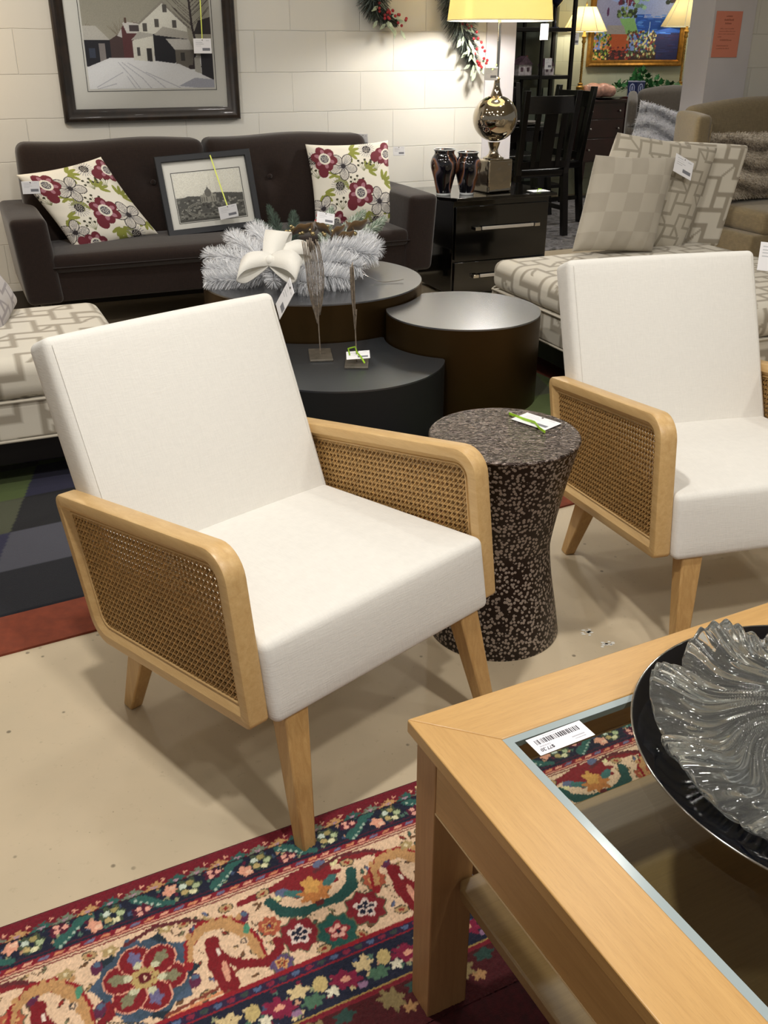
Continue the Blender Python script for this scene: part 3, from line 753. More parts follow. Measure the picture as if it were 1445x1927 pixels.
vp([(990, 470), (1080, 430), (1190, 440), (1190, 490)], '#a3a4ad'); v.img = np.clip(v.img*1.45, 0, 1); v.jitter(.05)
HV = .765; ZC = .929+HV/2
prof = [(0, .0), (0, -.018), (.006, -.026), (.02, -.030), (.03, -.024), (.045, -.022), (.058, -.014), (.064, -.012), (.064, 0)]
vil = framed('large framed snowy village print hanging on the white block wall above the sofa', S(-.98, .006, ZC), (0, 0, TH), .926, HV, prof, 'walnut_frame', .06, v, (.008, 1.087+.26-ZC), lip='gilt', line=.012)

# engraving on the sofa: a domed town seen from above
e = Raster(.345, .235, .0018, '#e9e6da'); E_ = .235
e.rect(0, .118, .345, .235, '#77766f'); e.poly([(0, .13), (.06, .112), (.13, .118), (.2, .105), (.28, .112), (.345, .12), (.345, .2), (0, .2)], '#5f5e5a')
for k in range(260):
    x, y = RNG.random()*.345, .13+RNG.random()*.1; s = .003+.007*RNG.random(); c = ('#8b8a82', '#55544f', '#a3a197', '#44433f')[k % 4]; e.rect(x, y, x+s*1.4, y+s, c)
e.rect(.125, .112, .205, .15, '#a5a297'); e.rect(.14, .105, .19, .115, '#b2afa4'); e.ell(.165, .104, .017, .02, '#77756e'); e.rect(.16, .078, .17, .086, '#6a6862'); e.line([(.165, .07), (.165, .085)], .002, '#5b5954')
for x in (.128, .14, .152, .178, .19, .2): e.rect(x, .122, x+.005, .146, '#6f6d66')
for s in (0, 1):
    pts = [(.165+(1 if s else -1)*(.04+.075*math.sin(a)), .15+.06*(1-math.cos(a))/2+.01*s) for a in np.linspace(0, PI, 16)]; e.line(pts, .009, '#9a988e'); e.line(pts, .003, '#4f4e4a')
e.rect(0, .224, .345, .235, '#55544f'); e.img = np.clip(e.img*1.1, 0, 1); e.jitter(.12)
fe = [(0, .0), (0, -.018), (.003, -.021), (.028, -.021), (.03, -.018), (.03, 0)]
eng = framed('black framed engraving of a domed town, leaning on the brown sofa seat', S(-.842, .50, .617), orient(-.02, .28, -.05), .487, .385, fe, 'navy_frame', .029, e, (.002, -.012), line=.006)

# ---------------------------------------------------------------- night stand, lamp, vases
simple('black_lacquer', '#040404', .1, coat=.5, coatr=.05); simple('brushed_bar', '#bdb8b0', .45, metal=.3)
NH = .55
ns = st('nightstand', 'glossy black two-drawer nightstand beside the brown sofa', 'nightstand', .755, .49)
MB().box((0, 0, .275), (.61, .43, .51)).obj('body', 'black_lacquer', ns, bevel=.003)
MB().prism([(-.365, .24), (-.365, -.16), (-.30, -.25), (.335, -.25), (.335, .24)], NH-.018, NH).obj('top', 'black_lacquer', ns, bevel=.002)
for z0, z1 in ((.215, .50), (.03, .20)):
    d = MB().box((.0, -.222, (z0+z1)/2), (.585, .016, z1-z0)).obj('drawer', 'black_lacquer', ns, bevel=.002)
    zc = .383 if z0 > .1 else .122
    h = MB().box((.028, -.248, zc), (.33, .010, .017)).obj('handle', 'brushed_bar', d, bevel=.002)
    for x in (-.165, .215): MB().box((x-.0+(.008 if x > 0 else -.008)*0, -.243, zc), (.035, .026, .019)).obj('bar_end', 'chrome', h, bevel=.002)
t = NT('mercury'); t.base('#b3a998'); t.p(rough=.06, metal=1); t.bump(t.noise(t.co(), 9, 2), .12, .02); M['mercury'] = t.m
lp = st('table_lamp', 'tall table lamp with mirrored ball base and lit yellow drum shade, on the black nightstand', 'lamp', .768, .56, NH)
MB().box((0, 0, .0875), (.165, .15, .175)).obj('block_base', 'mercury', lp, bevel=.01, seg=3, rot=(0, 0, .12))
MB().lathe([(.058, .175), (.058, .18), (.045, .184), (.028, .2), (.022, .22), (.03, .244), (.035, .262), (.001, .262)], 32, cap=False).obj('foot', 'mercury', lp, smooth=50)
MB().ball((0, 0, .382), .123, 40, (1, 1, .96)).obj('ball', 'mercury', lp, smooth=180)
MB().lathe([(.034, .495), (.028, .51), (.018, .54), (.014, .575), (.018, .58), (.011, .59)], 24).obj('neck', 'mercury', lp, smooth=60)
MB().lathe([(.009, .585), (.009, 1.0)], 12).obj('pole', 'chrome', lp)
t = NT('lit_shade'); n = t.n
df = n.new('ShaderNodeBsdfDiffuse'); df.inputs[0].default_value = col4('#eee2bd'); tl = n.new('ShaderNodeBsdfTranslucent'); tl.inputs[0].default_value = col4('#f5e6b4')
mx = n.new('ShaderNodeMixShader'); mx.inputs[0].default_value = .55; t.l.new(df.outputs[0], mx.inputs[1]); t.l.new(tl.outputs[0], mx.inputs[2]); t.l.new(mx.outputs[0], t.out.inputs[0]); n.remove(t.b); M['lit_shade'] = t.m
sh = MB()
for a, b in (((.277, .858), (.235, 1.20)), ((.274, .858), (.232, 1.20))): sh.lathe([a, b], 64, cap=False)
shade = sh.obj('lamp_shade', 'lit_shade', lp, smooth=60)
simple('shade_trim', '#efe6c4', .7)
MB().tube([(.2765*math.cos(2*PI*k/64), .2765*math.sin(2*PI*k/64), .859) for k in range(64)], .003, 6, closed=True).obj('trim', 'shade_trim', shade, smooth=180)
t = NT('bulb'); t.base('#ffffff'); t.p(emit=60, emitc='#fff1d8'); M['bulb'] = t.m
MB().ball((0.0, 0, .93), .03, 16, (1, 1, 1.3)).obj('bulb', 'bulb', lp, smooth=180)
MB().tube([(0, 0, .98), (.05, 0, 1.0), (.06, 0, 1.1), (0, 0, 1.2), (-.06, 0, 1.1), (-.05, 0, 1.0), (0, 0, .98)], .002, 6).obj('harp', 'chrome', lp)
t = NT('swirl_glass'); wv = t.n.new('ShaderNodeTexWave'); t.l.new(t.co(scale=(1, 1, .7), rot=(.9, .5, 0)), wv.inputs[0]); wv.inputs['Scale'].default_value = 2.6; wv.inputs['Distortion'].default_value = 5; wv.inputs['Detail'].default_value = 2; wv.inputs['Detail Scale'].default_value = 2
t.base(t.ramp(wv.outputs['Fac'], [(.0, '#08080e'), (.45, '#14131b'), (.6, '#5c5560'), (.7, '#8a5a3a'), (.85, '#3a241a'), (1., '#0c0b12')])); t.p(rough=.06, coat=.6); M['swirl_glass'] = t.m
simple('milk_glass', '#dfe2e2', .1, coat=.5)
def vase(label, u, v, h, rot):
    t = st('vase', label, 'vase', u, v, NH, rot, 'swirled glass vases on the nightstand')
    f = h/.235
    MB().lathe([(.040, .012), (.043, .03*f), (.058, .09*f), (.074, .145*f), (.075, .17*f), (.066, .195*f), (.054, .212*f), (.053, .222*f), (.060, .235*f), (.0575, .235*f), (.050, .221*f), (.050, .2*f), (.001, .19*f)], 40, cap=False).obj('body', 'swirl_glass', t, smooth=180)
    MB().lathe([(.038, 0), (.040, .003), (.0405, .012), (.037, .013)], 40).obj('foot', 'milk_glass', t, smooth=60)
    MB().tube([(.0588*math.cos(2*PI*k/40), .0588*math.sin(2*PI*k/40), h) for k in range(40)], .0022, 6, closed=True).obj('lip', 'milk_glass', t, smooth=180)
    return t
vase('dark swirled glass vase nearer the sofa, the taller of the pair', .447, .59, .237, 0)
vase('copper-streaked swirled glass vase nearer the lamp', .575, .62, .222, 2.1)
# ---------------------------------------------------------------- rugs
NAVY, RED, TEAL, SAL, TAN, IVO, GRN, BLU = '#161a2e', '#6e1020', '#2c5a52', '#d79a80', '#b98d5c', '#dcbc9c', '#66735a', '#45566b'
S0, S1 = -1.05, 1.75
R = Raster(S1-S0, .46, .0026, RED)
def X(s): return s-S0
# navy guard band
R.rect(0, .038, 9, .081, NAVY); R.rect(0, .081, 9, .0855, '#4a1228'); R.rect(0, .0855, 9, .089, NAVY)
R.rect(0, .089, 9, .1005, '#7d1526'); R.rect(0, .1005, 9, .1035, SAL); R.rect(0, .1035, 9, .106, RED)
k = 0; s = S0
while s < S1:
    R.ell(X(s), .095, .009, .0032, (SAL, '#6d6a86', '#c9825e')[k % 3], -.2); s += .024; k += 1
g3 = random.Random(31)
for k in range(420):
    R.ell(X(g3.uniform(S0, S1)), g3.uniform(.043, .078), .0042, .0034, ('#4d6b5c', '#8a8d6a', '#5d1430', '#b78d6e', '#3c4a66')[k % 5], g3.uniform(0, 3), 1, .25, 5)
P0 = .128; s = S0-.02; k = 0
while s < S1:
    up = 1 if k % 2 else -1; c = .0605
    R.line([(X(s), c+.016*up), (X(s+.018), c+.004*up), (X(s+.036), c-.012*up), (X(s+.055), c-.018*up)], [.019, .016, .011], TEAL)
    for j in range(5): R.ell(X(s+.008*j), c+up*(.018-.006*j)+.006, .0032, .0024, '#9fb3a2')
    R.ell(X(s+.057), c+.008*up, .013, .0105, SAL, .7*up, wob=.18, nw=5); R.ell(X(s+.062), c+.012*up, .006, .004, '#e3b79b')
    R.ell(X(s+.088), c-.002, .019, .017, '#3e4a36', wob=.2, nw=6)
    for a, q in ((0, '#a9b58c'), (1.3, '#d8d3a9'), (2.5, '#b7a26c'), (3.8, '#c5d0c0'), (5, '#9a8d58')): R.ell(X(s+.088)+.012*math.cos(a), c+.011*math.sin(a), .0065, .0055, q)
    R.ell(X(s+.088), c, .005, .005, NAVY)
    R.ell(X(s+.005), c-.010*up, .017, .010, '#4d1029', wob=.15, nw=5)
    for a in (0, 2.1, 4.2): R.ell(X(s+.005)+.009*math.cos(a), c-.012*up+.006*math.sin(a), .0052, .0045, '#dfa08f')
    s += P0; k += 1
# fringe of small sprigs on the plain red
s = S0; k = 0
while s < S1:
    cc = (TEAL, '#6f7a66', TAN)[k % 3]; R.ell(X(s), .0345, .0165, .0062, cc, wob=.3, nw=9); R.ell(X(s+.004), .0285, .007, .005, cc, wob=.3, nw=5); R.ell(X(s+.018), .0235, .0036, .0028, SAL, wob=.4, nw=3); R.ell(X(s), .0345, .006, .002, '#a88593'); s += .037; k += 1
R.rect(0, .0375, 9, .0395, '#23101c')
# ivory main border
R.rect(0, .106, 9, .286, IVO); R.rect(0, .108, 9, .1095, RED)
def rosette(x, y):
    for j in range(10):
        a = j*2*PI/10+.2; R.ell(x+.062*math.cos(a), y+.062*math.sin(a), .019, .015, BLU if j % 2 else '#1e2b35', a, wob=.12, nw=5)
    R.ell(x, y, .068, .068, '#3b4d5e', 0, 1, .05, 10)
    for j in range(6):
        a = j*PI/3+.35; R.ell(x+.037*math.cos(a), y+.037*math.sin(a), .0275, .0262, SAL, a); R.ell(x+.037*math.cos(a), y+.037*math.sin(a), .0255, .0242, '#7a141d', a)
        cc = ('#6a6488', '#7d7a5c')[j % 3 == 0]; R.ell(x+.040*math.cos(a), y+.040*math.sin(a), .014, .0095, ('#7d7a5c', '#6a6488')[j % 3 == 1], a, wob=.2, nw=5)
        R.ell(x+.026*math.cos(a), y+.026*math.sin(a), .007, .006, '#c3c1a1')
    for j in range(8): a = j*PI/4; R.ell(x+.015*math.cos(a), y+.015*math.sin(a), .0065, .0055, '#b49a62'); 
    R.ell(x, y, .010, .010, '#5b1218'); R.ell(x, y, .003, .003, IVO)
def scroll(x, y):
    R.line([(x-.14, y-.022), (x-.09, y-.036), (x-.04, y-.026), (x-.005, y-.004)], .0075, '#5c2427')
    R.line([(x-.062, y+.062), (x-.05, y+.022), (x-.022, y-.002), (x+.012, y+.004), (x+.036, y+.03), (x+.046, y+.066), (x+.048, y+.1)], [.014, .018, .023, .026, .023, .016], '#8c1a20')
    R.line([(x-.056, y+.050), (x-.046, y+.020), (x-.02, y+.002), (x+.012, y+.007), (x+.034, y+.034), (x+.043, y+.068), (x+.046, y+.094)], [.008, .013, .018, .021, .018, .012], TAN)
    for j in range(7): R.ell(x-.046+j*.014, y-.006-abs(j-3)*-.004, .0045, .0065, TAN, .5)
    R.line([(x-.016, y+.034), (x-.02, y+.075), (x-.014, y+.12)], [.024, .03], '#7a141d'); R.line([(x-.015, y+.05), (x+.012, y+.092), (x+.05, y+.108), (x+.078, y+.094), (x+.078, y+.076)], [.018, .016, .014, .012], '#7a141d')
    R.ell(x+.004, y+.058, .0075, .022, IVO, -.35); R.ell(x-.012, y+.055, .003, .007, '#e6d4c4'); R.ell(x+.030, y+.054, .0075, .0075, IVO); R.ell(x+.030, y+.054, .0055, .0055, '#4c4340'); R.ell(x+.030, y+.054, .003, .003, IVO)
    R.ell(x+.042, y+.034, .005, .011, '#4c8b6d', .3); R.ell(x-.012, y+.094, .005, .02, SAL, .1); R.line([(x-.02, y+.13), (x-.05, y+.15)], .006, '#7a3b2c')
def palmette(x, y):
    R.line([(x-.12, y-.03), (x-.06, y-.035), (x, y-.05), (x+.06, y-.042), (x+.13, y-.034)], .012, '#7d1a22')
    R.ell(x, y-.022, .055, .026, '#7d1a22', wob=.12, nw=9); R.ell(x-.05, y-.02, .012, .009, '#5d6580'); R.ell(x+.032, y-.05, .012, .009, '#5d6580'); R.ell(x+.055, y-.045, .008, .009, '#d9cf9c'); R.ell(x-.065, y-.012, .012, .006, '#d9cf9c')
    for sg in (-1, 1):
        R.line([(x+sg*.075, y-.012), (x+sg*.062, y+.018), (x+sg*.03, y+.032), (x, y+.03)], [.018, .022, .016], '#1f4a44'); R.ell(x+sg*.038, y+.01, .022, .0075, IVO, sg*-.5); R.ell(x+sg*.03, y-.008, .02, .008, '#3c6a66', sg*-.5)
    R.ell(x, y+.004, .026, .020, '#b9773f', wob=.22, nw=7); R.ell(x, y-.014, .014, .018, '#c9964f', wob=.2, nw=5); R.ell(x, y+.026, .008, .006, '#5a1a1c')
def flower(x, y, r, petal, inner, dot, eye=NAVY):
    R.ell(x, y, r*1.08, r*1.08, '#5f5f46', wob=.10, nw=8); R.ell(x, y, r, r, petal, wob=.10, nw=8); R.ell(x, y, r*.55, r*.55, inner, wob=.2, nw=5)
    for j in range(5): a = j*2*PI/5; R.ell(x+r*.3*math.cos(a), y+r*.3*math.sin(a), r*.16, r*.14, dot)
    R.ell(x, y, r*.12, r*.12, eye)
def bud(x, y, a, c='#b39469'):
    R.ell(x, y, .013, .0085, '#3f3a2c', a); R.ell(x, y, .0112, .0068, c, a); R.ell(x, y, .005, .003, '#8c2a22', a)
gd = random.Random(21)
for k in range(520):
    a_, b_ = X(gd.uniform(S0, S1)), gd.uniform(.116, .278); c_ = ('#7d7a5c', '#8c2a22', '#3f5a4c', '#b39469', '#5d6580', '#6b4a2f')[k % 6]; q_ = gd.uniform(0, 3.1)
    R.ell(a_, b_, .0075, .0034, '#4a3b2c', q_); R.ell(a_, b_, .0060, .0024, c_, q_)
    if k % 3 == 0: R.line([(a_, b_), (a_+.012*math.cos(q_+.6), b_+.012*math.sin(q_+.6)), (a_+.02*math.cos(q_+1.3), b_+.02*math.sin(q_+1.3))], .0019, '#5a4630')
k0 = int((S0-.2)/.592)-1
for k in range(k0, k0+8):
    o = X(.592*k)
    palmette(o+.484, .162); rosette(o+.188, .200); scroll(o+.315-.592, .150); scroll(o+.050, .146)
    flower(o+.430, .232, .031, '#7b1a24', '#d9c3b8', NAVY); flower(o+.488, .254, .032, '#1f5148', '#8a2430', '#dfa898'); flower(o+.548, .232, .032, '#7b1a24', '#d9c3b8', NAVY)
    flower(o+.392, .196, .018, '#a8553c', '#c79a62', '#8b3a2a', '#2b3a6a'); flower(o+.586, .186, .019, '#a8553c', '#c79a62', '#8b3a2a', '#2b3a6a'); flower(o+.385, .270, .018, '#5b4a6b', '#c79a62', '#8b3a2a')
    for (a, b, q) in ((.12, .122, .2), (.27, .128, -.3), (.10, .262, .5), (.262, .272, -.6), (.36, .232, .4), (.62, .236, .9), (.60, .262, .3), (.34, .13, 0), (.56, .13, .2), (.405, .128, -.3), (.455, .275, 0), (.52, .277, 1)): bud(o+a, b, q)
    for (a, b) in ((.28, .152), (.125, .15), (.36, .16), (.36, .205), (.62, .16), (.115, .225), (.255, .24)): R.ell(o+a, b, .009, .013, '#5c2340', .4); R.ell(o+a+.002, b-.006, .006, .005, '#4d6078')
    for (a, b) in ((.15, .128), (.24, .124), (.08, .14), (.30, .14)): R.ell(o+a, b, .012, .009, '#a79062', wob=.2, nw=5); R.ell(o+a, b, .004, .004, '#d7c6a0')
    for (p, q) in (((.36, .18), (.38, .21)), ((.56, .2), (.61, .21)), ((.45, .2), (.47, .21)), ((.12, .25), (.17, .275))): R.line([(o+p[0], p[1]), (o+q[0], q[1])], .002, '#3f3a2c')
    R.line([(o+.2, .278), (o+.28, .268), (o+.32, .25)], .006, '#7a3b2c'); R.line([(o+.20, .283), (o+.30, .275)], .004, '#d08a5f')
R.rect(0, .283, 9, .289, '#8b1522'); R.rect(0, .289, 9, .302, '#2a1a38'); R.rect(0, .302, 9, .306, '#8b1522'); R.rect(0, .306, 9, .372, NAVY)
s = S0; k = 0
while s < S1:
    R.ell(X(s), .2955, .007, .004, ('#4e5f80', '#7d2038', '#35403c')[k % 3]); s += .021; k += 1
for k in range(500): R.ell(X(g3.uniform(S0, S1)), g3.uniform(.31, .368), .0045, .0036, ('#4d6b5c', '#8a8d6a', '#6d1430', '#b78d6e', '#3c4a66', '#c7b183')[k % 6], g3.uniform(0, 3), 1, .25, 5)
s = S0; k = 0
while s < S1:
    R.ell(X(s), .34, .024, .015, '#7a1838', .4, wob=.2, nw=7); R.ell(X(s+.035), .328, .015, .011, '#c7b183', wob=.25, nw=5); R.ell(X(s+.05), .352, .017, .011, '#46664f', wob=.2, nw=6); R.ell(X(s+.07), .33, .011, .014, '#b7a26c', .5); R.ell(X(s+.083), .35, .010, .008, '#d5cdb4', wob=.3, nw=5); R.ell(X(s+.02), .36, .008, .006, '#8c6a86'); R.ell(X(s), .34, .008, .005, SAL); s += .108; k += 1
R.rect(0, .372, 9, .3755, '#a08347'); R.rect(0, .3755, 9, .383, '#6e1020'); R.rect(0, .383, 9, .46, '#42090f')
s = S0; k = 0
while s < S1:
    R.ell(X(s), .402, .02, .016, '#7b6a45', .8, wob=.25, nw=7); R.ell(X(s+.045), .396, .016, .010, '#243d36', wob=.25, nw=5); R.ell(X(s+.02), .425, .010, .008, '#a17a50', wob=.25, nw=5); s += .12; k += 1
R.img = np.clip(R.img*(1+.10*RNG.standard_normal((R.ny, R.nx, 1))), 0, 1)
vcol('wool_pile', .97, bump=.5, bs=420, sheen=.05)
RA = math.radians(26.67); pr = thing('persian_rug', 'red and ivory floral patterned rug under the coffee table in the foreground', 'rug', (-.623, 1.089, 0), RA)
PH = .009
o = R.sheet('patterned_border', 'wool_pile', pr, fn=lambda x, y: np.stack([x+S0, -y, PH+.0010*RNG.standard_normal(x.size)*(y > .003)-np.clip(.004-y, 0, .004)*1.2], 1))
simple('burgundy_pile', '#3d0a10', .97, var=.18, vs=90, bump=.6, bs=400)
MB().box(((S0+S1)/2, -1.06, PH/2-.001), (S1-S0, 1.21, PH)).obj('field', 'burgundy_pile', pr, smooth=0)
MB().box(((S0+S1)/2, -.232, .0035), (S1-S0, .463, .006)).obj('backing', 'burgundy_pile', pr, smooth=0)

# block patterned rug
pw = thing('area_rug', 'dark rug of navy, grey and olive blocks with a rust border, under the sofa group', 'rug', S(-2.134, 3.418), TH+.0932)
simple('rust_pile', '#75351f', .95, var=.07, vs=40, bump=.3, bs=400)
PC = {'navy': '#0f1018', 'purple': '#23223a', 'grey': '#43434c', 'olive': '#40422f', 'black': '#0c0b0f', 'blue': '#171926', 'green': '#4c5a2c'}
MB().box((.85, 1.15, .003), (3.5, 2.3, .006)).obj('rust_border', 'rust_pile', pw, smooth=0)
q = .235; rg = Raster(3.14, 2.02, .0075, PC['navy'])
for r_ in range(9):
    y0 = .165+r_*q; y1 = y0+q
    for c_ in range(-3, 10):
        x0 = .05+c_*.30-.30+(.35*(y0-.40)); x1 = x0+.30; sh_ = .35*q
        if r_ == 0: k = 'navy' if c_ < 2 else ('blue', 'olive', 'navy')[c_ % 3]
        elif r_ == 1: k = 'purple' if c_ == 0 else 'grey' if c_ == 1 else ('blue', 'olive', 'grey')[c_ % 3]
        elif r_ == 2: k = 'olive' if c_ == 0 else 'black' if c_ == 1 else ('green', 'grey', 'navy')[c_ % 3]
        else: k = ('navy', 'purple', 'olive', 'black', 'green')[(c_*2+r_*3) % 5]
        if c_ >= 6: k = 'green' if (r_+c_) % 2 else 'olive'
        rg.poly([(a+.72, 2.02-(b-.165)) for a, b in ((x0, y0), (x1, y0), (x1+sh_, y1), (x0+sh_, y1))], PC[k])
rg.sheet('block_pattern', 'wool_pile', pw, fn=lambda x, y: np.stack([x-.72, .165+2.02-y, .009-.008*((x < .004) | (x > 3.136) | (y < .004) | (y > 2.016))], 1))
t = NT('grey_rug'); t.base(t.ramp(t.noise(t.co(), 7, 5, .6, 1.2), [(.38, '#494747'), (.5, '#8a8788'), (.6, '#5c5957'), (.7, '#9a989c')])); t.p(rough=.95); M['grey_rug'] = t.m
gr = MB().box((0, 0, .004), (3.2, 2.15, .008)).obj('area_rug', 'grey_rug', loc=S(2.75, -1.35), rot=(0, 0, TH), smooth=0); tag(gr, 'mottled grey rug on the floor under the black dining set', 'rug')
# white paint flakes and scuffs on the concrete
simple('flake', '#e4e2da', .8); mb = MB(); rf = random.Random(5)
for cx, cy, n in ((.500, 1.965, 13), (.535, 1.915, 15)):
    for k in range(n):
        a = rf.random()*6.3; d = .022*rf.random(); x, y = cx+d*math.cos(a), cy+d*math.sin(a)*.8
        mb.prism([(x+rf.uniform(.002, .007)*math.cos(b), y+rf.uniform(.0015, .004)*math.sin(b)) for b in (0, 1.1, 2.2, 3.3, 4.4, 5.3)], 0.0006, .0013)
o = mb.obj('paint_flakes', 'flake', smooth=0); tag(o, 'scattered white paint flakes on the concrete floor right of the drum side table', 'paint flakes', kind='stuff')

# ---------------------------------------------------------------- patterned chaises
CR, TP = lin('#c6bfb0'), lin('#938a7a')
def geo(a, b, p=.075, w=.27):
    i, j = np.floor(a/p), np.floor(b/p); fa, fb = a/p-i, b/p-j; i = i.astype(int); j = j.astype(int)
    m = ((fa < w) & ((i+j) % 3 != 0)) | ((fb < w) & ((i+2*j) % 3 != 1)) | ((fa < w) & (fb < w))
    m |= (np.abs(fa-fb) < w*.5) & ((i*3+j) % 7 == 0)
    return m
def geocol(P, nrm, off=0):
    ax = np.argmax(np.abs(nrm), 1); a = np.where(ax == 0, P[:, 1], P[:, 0])+off; b = np.where(ax == 2, P[:, 1], P[:, 2])
    m = geo(a, b)[:, None]; return np.where(m, TP, CR)
vcol('jacquard', .8, bump=.12, bs=500, sheen=.15); simple('jacquard_plain', '#b3ab9b', .85, bump=.2, bs=500); simple('espresso', '#0c0908', .35)
def chaise(label, u0, u1, v0, v1):
    t = st('chaise', label, 'chaise', (u0+u1)/2, (v0+v1)/2, 0, group='patterned chaises'); hx, hy = (u1-u0)/2, (v1-v0)/2
    nx, ny = int(hx*2/.011), int(hy*2/.011)
    sb('seat_cushion', 'jacquard', t, (0, 0, .365), (hx, hy, .065), .045, (.004, .004, .012), (nx, ny, 7), color=lambda P, n: geocol(P, n))
    sb('box_base', 'jacquard', t, (0, 0, .235), (hx-.004, hy-.004, .065), .015, (0, 0, 0), (nx, ny, 10), color=lambda P, n: geocol(P, n, .03))
    mb = MB(); z = .302; a, b = hx+.003, hy+.003
    for z in (.302, .175): mb.tube([(-a, -b+.03, z), (-a+.03, -b, z), (a-.03, -b, z), (a, -b+.03, z), (a, b-.03, z), (a-.03, b, z), (-a+.03, b, z), (-a, b-.03, z)], .005, 6, closed=True)
    mb.obj('piping', 'jacquard_plain', t, smooth=180)
    MB().box((0, 0, .13), (hx*2-.03, hy*2-.03, .08)).obj('plinth', 'espresso', t, bevel=.004)
    for x in (-1, 1):
        for y in (-1, 1): MB().box((x*(hx-.06), y*(hy-.06), .045), (.05, .05, .09), taper=(.7, .7)).obj('leg', 'espresso', t)
    return t
chaise('cream chaise with taupe geometric pattern behind the right armchair', .13, 1.30, 1.70, 2.85)
chaise('cream chaise with taupe geometric pattern at the left edge behind the main armchair', -2.9, -1.61, 1.77, 2.47)
def pat_raster(w, h, off=0, a='#b5ad9d', b='#918979', check=False):
    r = Raster(w, h, .003, a); m = geo(r.X+off, r.Y+off*.7, .052, .24)
    if check:
        m = (((r.X/.085).astype(int)+(r.Y/.085).astype(int)) % 2 == 0)
    r.img[m] = lin(b); return r
pillow('throw_pillow', pat_raster(.40, .42, .01, '#a69e8f', '#9c9485', True), 'jacquard', .13, 'small taupe checked pillow at the front of the cushions on the right chaise', 'pillow', S(.75, 1.80, .645), orient(-.15, .30, .05), 'pillows on the right chaise', pinch=.03, shear=.27)
pillow('back_cushion', pat_raster(.54, .50, .05), 'jacquard', .17, 'wide geometric patterned back cushion, middle of the leaning cushions on the right chaise', 'cushion', S(.98, 1.68, .66), orient(-.12, .20, .15), 'pillows on the right chaise', pinch=.02, shear=.24)
o = thing('back_cushion', 'flat boxed geometric patterned cushion, rightmost on the right chaise', 'cushion', S(1.25, 1.60, .632), rot=orient(-.2, .16, .06), group='pillows on the right chaise')
sb('cover', 'jacquard', o, (0, 0, 0), (.25, .05, .24), .02, (0, .01, .004), (60, 6, 60), color=lambda P, n: geocol(P, n, .02), deform=lambda P: P+np.stack([P[:, 2]*.22, 0*P[:, 0], 0*P[:, 0]], 1))
pillow('throw_pillow', pat_raster(.34, .34, .03, '#b3adab', '#8c8586'), 'jacquard', .12, 'patterned pillow cut by the left edge on the left chaise', 'pillow', S(-2.03, 1.98, .565), orient(1.15, .45, -.25), pinch=.05)

# ---------------------------------------------------------------- needles, tinsel and fur: many thin blades round a path
def blades(path, radius, n, width, fwd=.5, c=None, cvar=.1, seed=1, upb=0.):
    g = np.random.default_rng(seed); P = np.array(path, float); seg = np.linalg.norm(np.diff(P, axis=0), axis=1); cum = np.concatenate([[0], np.cumsum(seg)]); L = cum[-1]
    t = g.random(n)*L; i = np.clip(np.searchsorted(cum, t)-1, 0, len(P)-2); f = ((t-cum[i])/seg[i])[:, None]; B = P[i]*(1-f)+P[i+1]*f; D = (P[i+1]-P[i])/seg[i][:, None]
    r = g.standard_normal((n, 3)); r[:, 2] += upb; r -= D*(r*D).sum(1, keepdims=True); r /= np.linalg.norm(r, axis=1, keepdims=True)
    rad = np.interp(t/L, np.linspace(0, 1, len(radius)), radius)*(.75+.4*g.random(n))
    d = r*(1-.25*fwd)+D*fwd; d /= np.linalg.norm(d, axis=1, keepdims=True); T = B+d*rad[:, None]
    s = np.cross(d, g.standard_normal((n, 3))); s /= np.linalg.norm(s, axis=1, keepdims=True); s *= width/2
    V = np.stack([B-s, B+s, T+s*.35, T-s*.35], 1).reshape(-1, 3)
    q = np.arange(n*4).reshape(n, 4); col = None
    if c is not None:
        cc = np.array([lin(x) for x in c]); k = g.integers(0, len(cc), n); col = np.repeat(cc[k]*(1+cvar*g.standard_normal((n, 1))), 4, axis=0).clip(0, 1)
    return V, q, col
def blade_obj(name, m, parent, parts, loc=None):
    V, Q, C, off = [], [], [], 0
    for v_, q_, c_ in parts: V.append(v_); Q.append(q_+off); C.append(c_); off += len(v_)
    me = fast(np.concatenate(V), np.concatenate(Q), np.concatenate(C)); return finish(name, me, m, parent, loc, smooth=0)
vcol('needles', .7, sheen=.1); vcol('tinsel', .45, sheen=.3)
t = NT('felt'); t.base('#e6e3da'); t.p(rough=.95, sheen=.2); t.bump(t.noise(t.co(), 160, 3), .4, .002); M['felt'] = t.m
simple('brown_velvet', '#5d431c', .7, sheen=.4, var=.1, vs=30); simple('berry_red', '#a3202a', .3, coat=.4); simple('gold_bead', '#b3a176', .2, metal=.8); simple('frosted_leaf', '#a9b79f', .6, var=.15, vs=50)
def curve(pts, n=10):
    P = [Vector(p) for p in pts]; out = []
    for i in range(len(P)-1):
        a, b, c, d = P[max(i-1, 0)], P[i], P[i+1], P[min(i+2, len(P)-1)]
        for k in range(n):
            t = k/n; out.append(.5*((2*b)+(c-a)*t+(2*a-5*b+4*c-d)*t*t+(3*b-a-3*c+d)*t**3))
    out.append(P[-1]); return out
C0 = Vector((-.33, 4.08, .41))
wr = thing('tinsel_wreath', 'white tinsel wreath with cream bow lying on the tallest drum table', 'wreath', C0)
def W(*p): return Vector(p)-C0
WH = ('#e6e7ea', '#f4f4f6', '#d5d7db')
